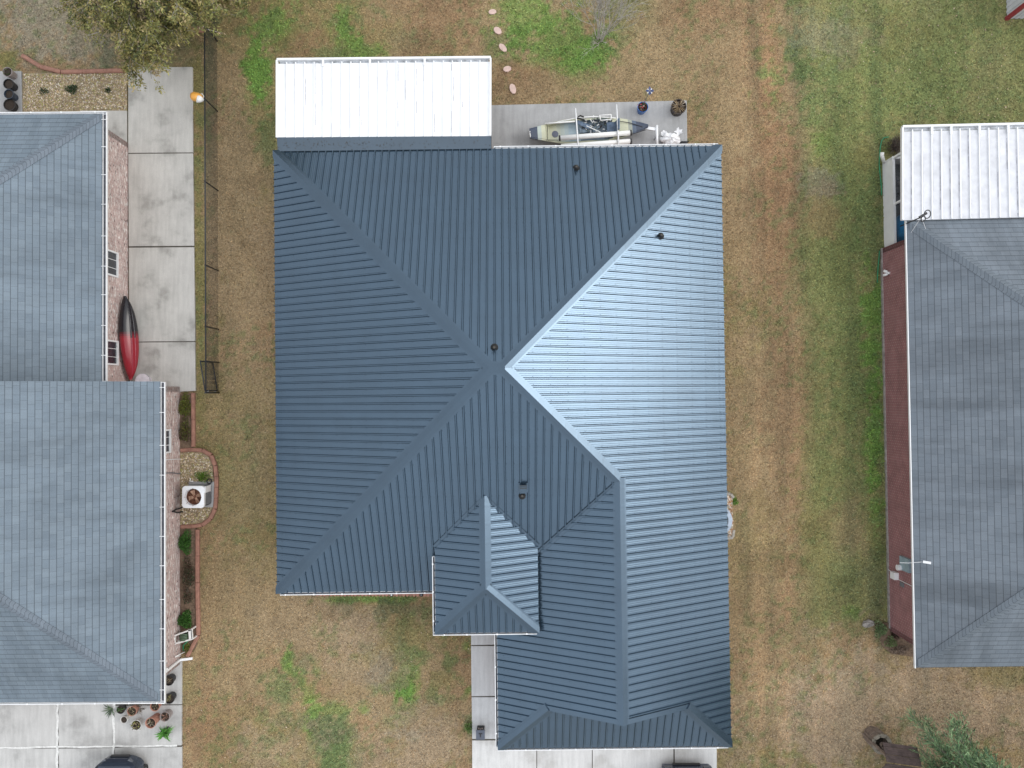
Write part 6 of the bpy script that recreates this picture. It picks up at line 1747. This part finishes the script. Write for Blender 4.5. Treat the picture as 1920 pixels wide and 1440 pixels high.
# ------------------------------------------------------------------ vehicles at the bottom edge
def vehicle(name, label, cat, cx, y_rear, width, length, paint, truck=False):
    """vehicle seen from its north end; y decreases towards its other end"""
    t = thing(name, label, cat, V(cx, y_rear - length / 2, .05))
    w = width / 2
    def sec(y, pts): return [V(cx + x, y_rear - y, .05 + z) for x, z in pts]
    def ring(wl, wb, z0, zb, zt, wt): # half section mirrored
        h = [(wl, z0), (wb, z0 + .18), (wb, zb), (wt, zt)]
        return [(-x, z) for x, z in h] + [(x, z) for x, z in h[::-1]]
    mb = MB()
    if truck:
        stations = [(0, ring(w * .86, w * .9, .45, .95, 1.0, w * .86)), (.06, ring(w * .95, w, .35, .98, 1.05, w * .93)), (length * .3, ring(w * .97, w, .3, 1.0, 1.1, w * .92)), (length * .75, ring(w * .97, w, .3, 1.0, 1.08, w * .92)), (length - .1, ring(w * .93, w * .97, .35, .98, 1.02, w * .9)), (length, ring(w * .8, w * .85, .45, .9, .95, w * .8))]
    else:
        stations = [(0, ring(w * .44, w * .46, .42, .66, .72, w * .42)), (.07, ring(w * .62, w * .65, .36, .76, .84, w * .56)), (.17, ring(w * .80, w * .84, .30, .86, .94, w * .7)), (.30, ring(w * .92, w * .96, .27, .92, 1.0, w * .82)), (.5, ring(w * .95, w, .25, 1.0, 1.1, w * .9)), (length * .7, ring(w * .95, w, .25, .98, 1.06, w * .9)), (length - .3, ring(w * .9, w * .94, .3, .85, .92, w * .82)), (length, ring(w * .7, w * .74, .4, .7, .75, w * .66))]
    S = [sec(y, r) for y, r in stations]; n_ = len(S[0])
    for k in range(len(S) - 1):
        for j in range(n_): mb.quad(S[k][j], S[k + 1][j], S[k + 1][(j + 1) % n_], S[k][(j + 1) % n_])
    mb.quad(*S[0]); mb.quad(*S[-1][::-1])
    body = build('body', mb, paint, t)
    bv = body.modifiers.new('round', 'BEVEL'); bv.width = .07; bv.segments = 3; bv.limit_method = 'ANGLE'; bv.angle_limit = R(20)
    # cabin
    zc = 1.05 if not truck else 1.06
    ys_ = (.36, .95, length * .58, length * .72) if not truck else (length * .3, length * .36, length * .55, length * .72)
    zt = 1.58 if not truck else 1.75
    A = [V(cx + sx * w * .86, y_rear - ys_[0], zc) for sx in (-1, 1)]; B = [V(cx + sx * w * .66, y_rear - ys_[1], zt) for sx in (-1, 1)]
    C = [V(cx + sx * w * .66, y_rear - ys_[2], zt) for sx in (-1, 1)]; D = [V(cx + sx * w * .84, y_rear - ys_[3], zc) for sx in (-1, 1)]
    mb = MB(); mb.quad(B[0], C[0], C[1], B[1]); mb.quad(*[p - V(0, 0, .04) for p in (B[1], C[1], C[0], B[0])])
    for p, q in ((A[0], B[0]), (A[1], B[1]), (C[0], D[0]), (C[1], D[1]), (B[0], B[1]), (B[0], C[0]), (B[1], C[1]), (C[0], C[1])): mb.bar(p, q, .08, .06)
    build('cabin_roof', mb, paint, t)
    def pane(nm, *p):
        mb = MB(); c_ = sum(p, V(0, 0, 0)) / len(p); mb.quad(*[c_ + (v_ - c_) * .96 for v_ in p]); build(nm, mb, glass, t)
    pane('rear_window', A[0], A[1], B[1], B[0]); pane('windscreen', C[0], C[1], D[1], D[0]); pane('side_window', A[0], B[0], C[0], D[0]); pane('side_window', A[1], D[1], C[1], B[1])
    for sx in (-1, 1):
        for y in (.75, length - .85):
            e = V(cx + sx * (w - .12), y_rear - y, .05 + .33); mb = MB(); mb.tube([e - V(.11, 0, 0), e - V(.1, 0, 0), e + V(.1, 0, 0), e + V(.11, 0, 0)], [.26, .33, .33, .26], 22); wh = build('wheel', mb, rubber, t)
            mb = MB(); mb.tube([e + V(sx * .08, 0, 0), e + V(sx * .118, 0, 0)], .2, 16); build('rim', mb, galv, wh)
        mb = MB(); yy = y_rear - (.03 if truck else .13); mb.box(V(cx + sx * w * (.78 if truck else .62), yy, .78), (.28, .14, .12), 0 if truck else -sx * .75); build('lamp', mb, M('smoked lamp lens', (.10, .11, .13), .2), t)
        mb = MB(); mb.box(V(cx + sx * (w + .06), y_rear - ys_[2] - .2, 1.1), (.18, .1, .13)); build('mirror', mb, paint, t)
    mb = MB(); mb.box(V(cx, y_rear + .015, .58), (width * (.55 if truck else .42), .05, .12)); build('bumper_trim', mb, black_pl, t)
    return t, w
c = P(225, 1418.5, .6)
sv, w = vehicle('parked_suv', 'dark blue grey car nosing into the bottom edge on the left driveway', 'car', c.x, c.y, 1.64, 4.2, car_paint)
mb = MB(); q = V(c.x, c.y, 0)
tp = [q + V(-.62, -.62, 1.10), q + V(-.55, -.36, 1.10), q + V(-.38, -.25, 1.09), q + V(.38, -.25, 1.09), q + V(.55, -.36, 1.10), q + V(.62, -.62, 1.10)]
for k in range(5): mb.bar(tp[k], tp[k + 1], .075, .05)
build('white_arc', mb, white_trim, sv)  # white bars set in an arc behind the nose
c = P(1291, 1442, .9)
tk, w = vehicle('parked_truck', 'navy pickup truck just showing at the bottom edge of the front driveway', 'pickup truck', c.x, c.y, 1.86, 5.2, truck_paint, True)
mb = MB(); mb.bar(V(c.x - .35, c.y + .03, 1.0), V(c.x + .35, c.y + .03, 1.0), .05, .14); build('tailgate_handle', mb, M('blue grey plate', (.10, .16, .22), .3), tk)

# small leaves and litter on lawn
mb = MB()
for k in range(900):
    if k < 520: x, y = random.uniform(1380, 1920), random.uniform(1215, 1440)
    elif k < 700: x, y = random.uniform(345, 880), random.uniform(1125, 1440)
    else: x, y = random.uniform(1480, 1900), random.uniform(0, 230)
    c = P(x, y, .02); leaf(mb, c, rdir(-.1, .3), random.uniform(.04, .09), random.uniform(.012, .028), jit(random.choice([(.42, .32, .22), (.5, .4, .3), (.33, .24, .16)]), .25))
tag(build('fallen_leaves', mb, leaf_dull), 'scattered pale dry leaves lying on the grass', 'leaves', kind='stuff')
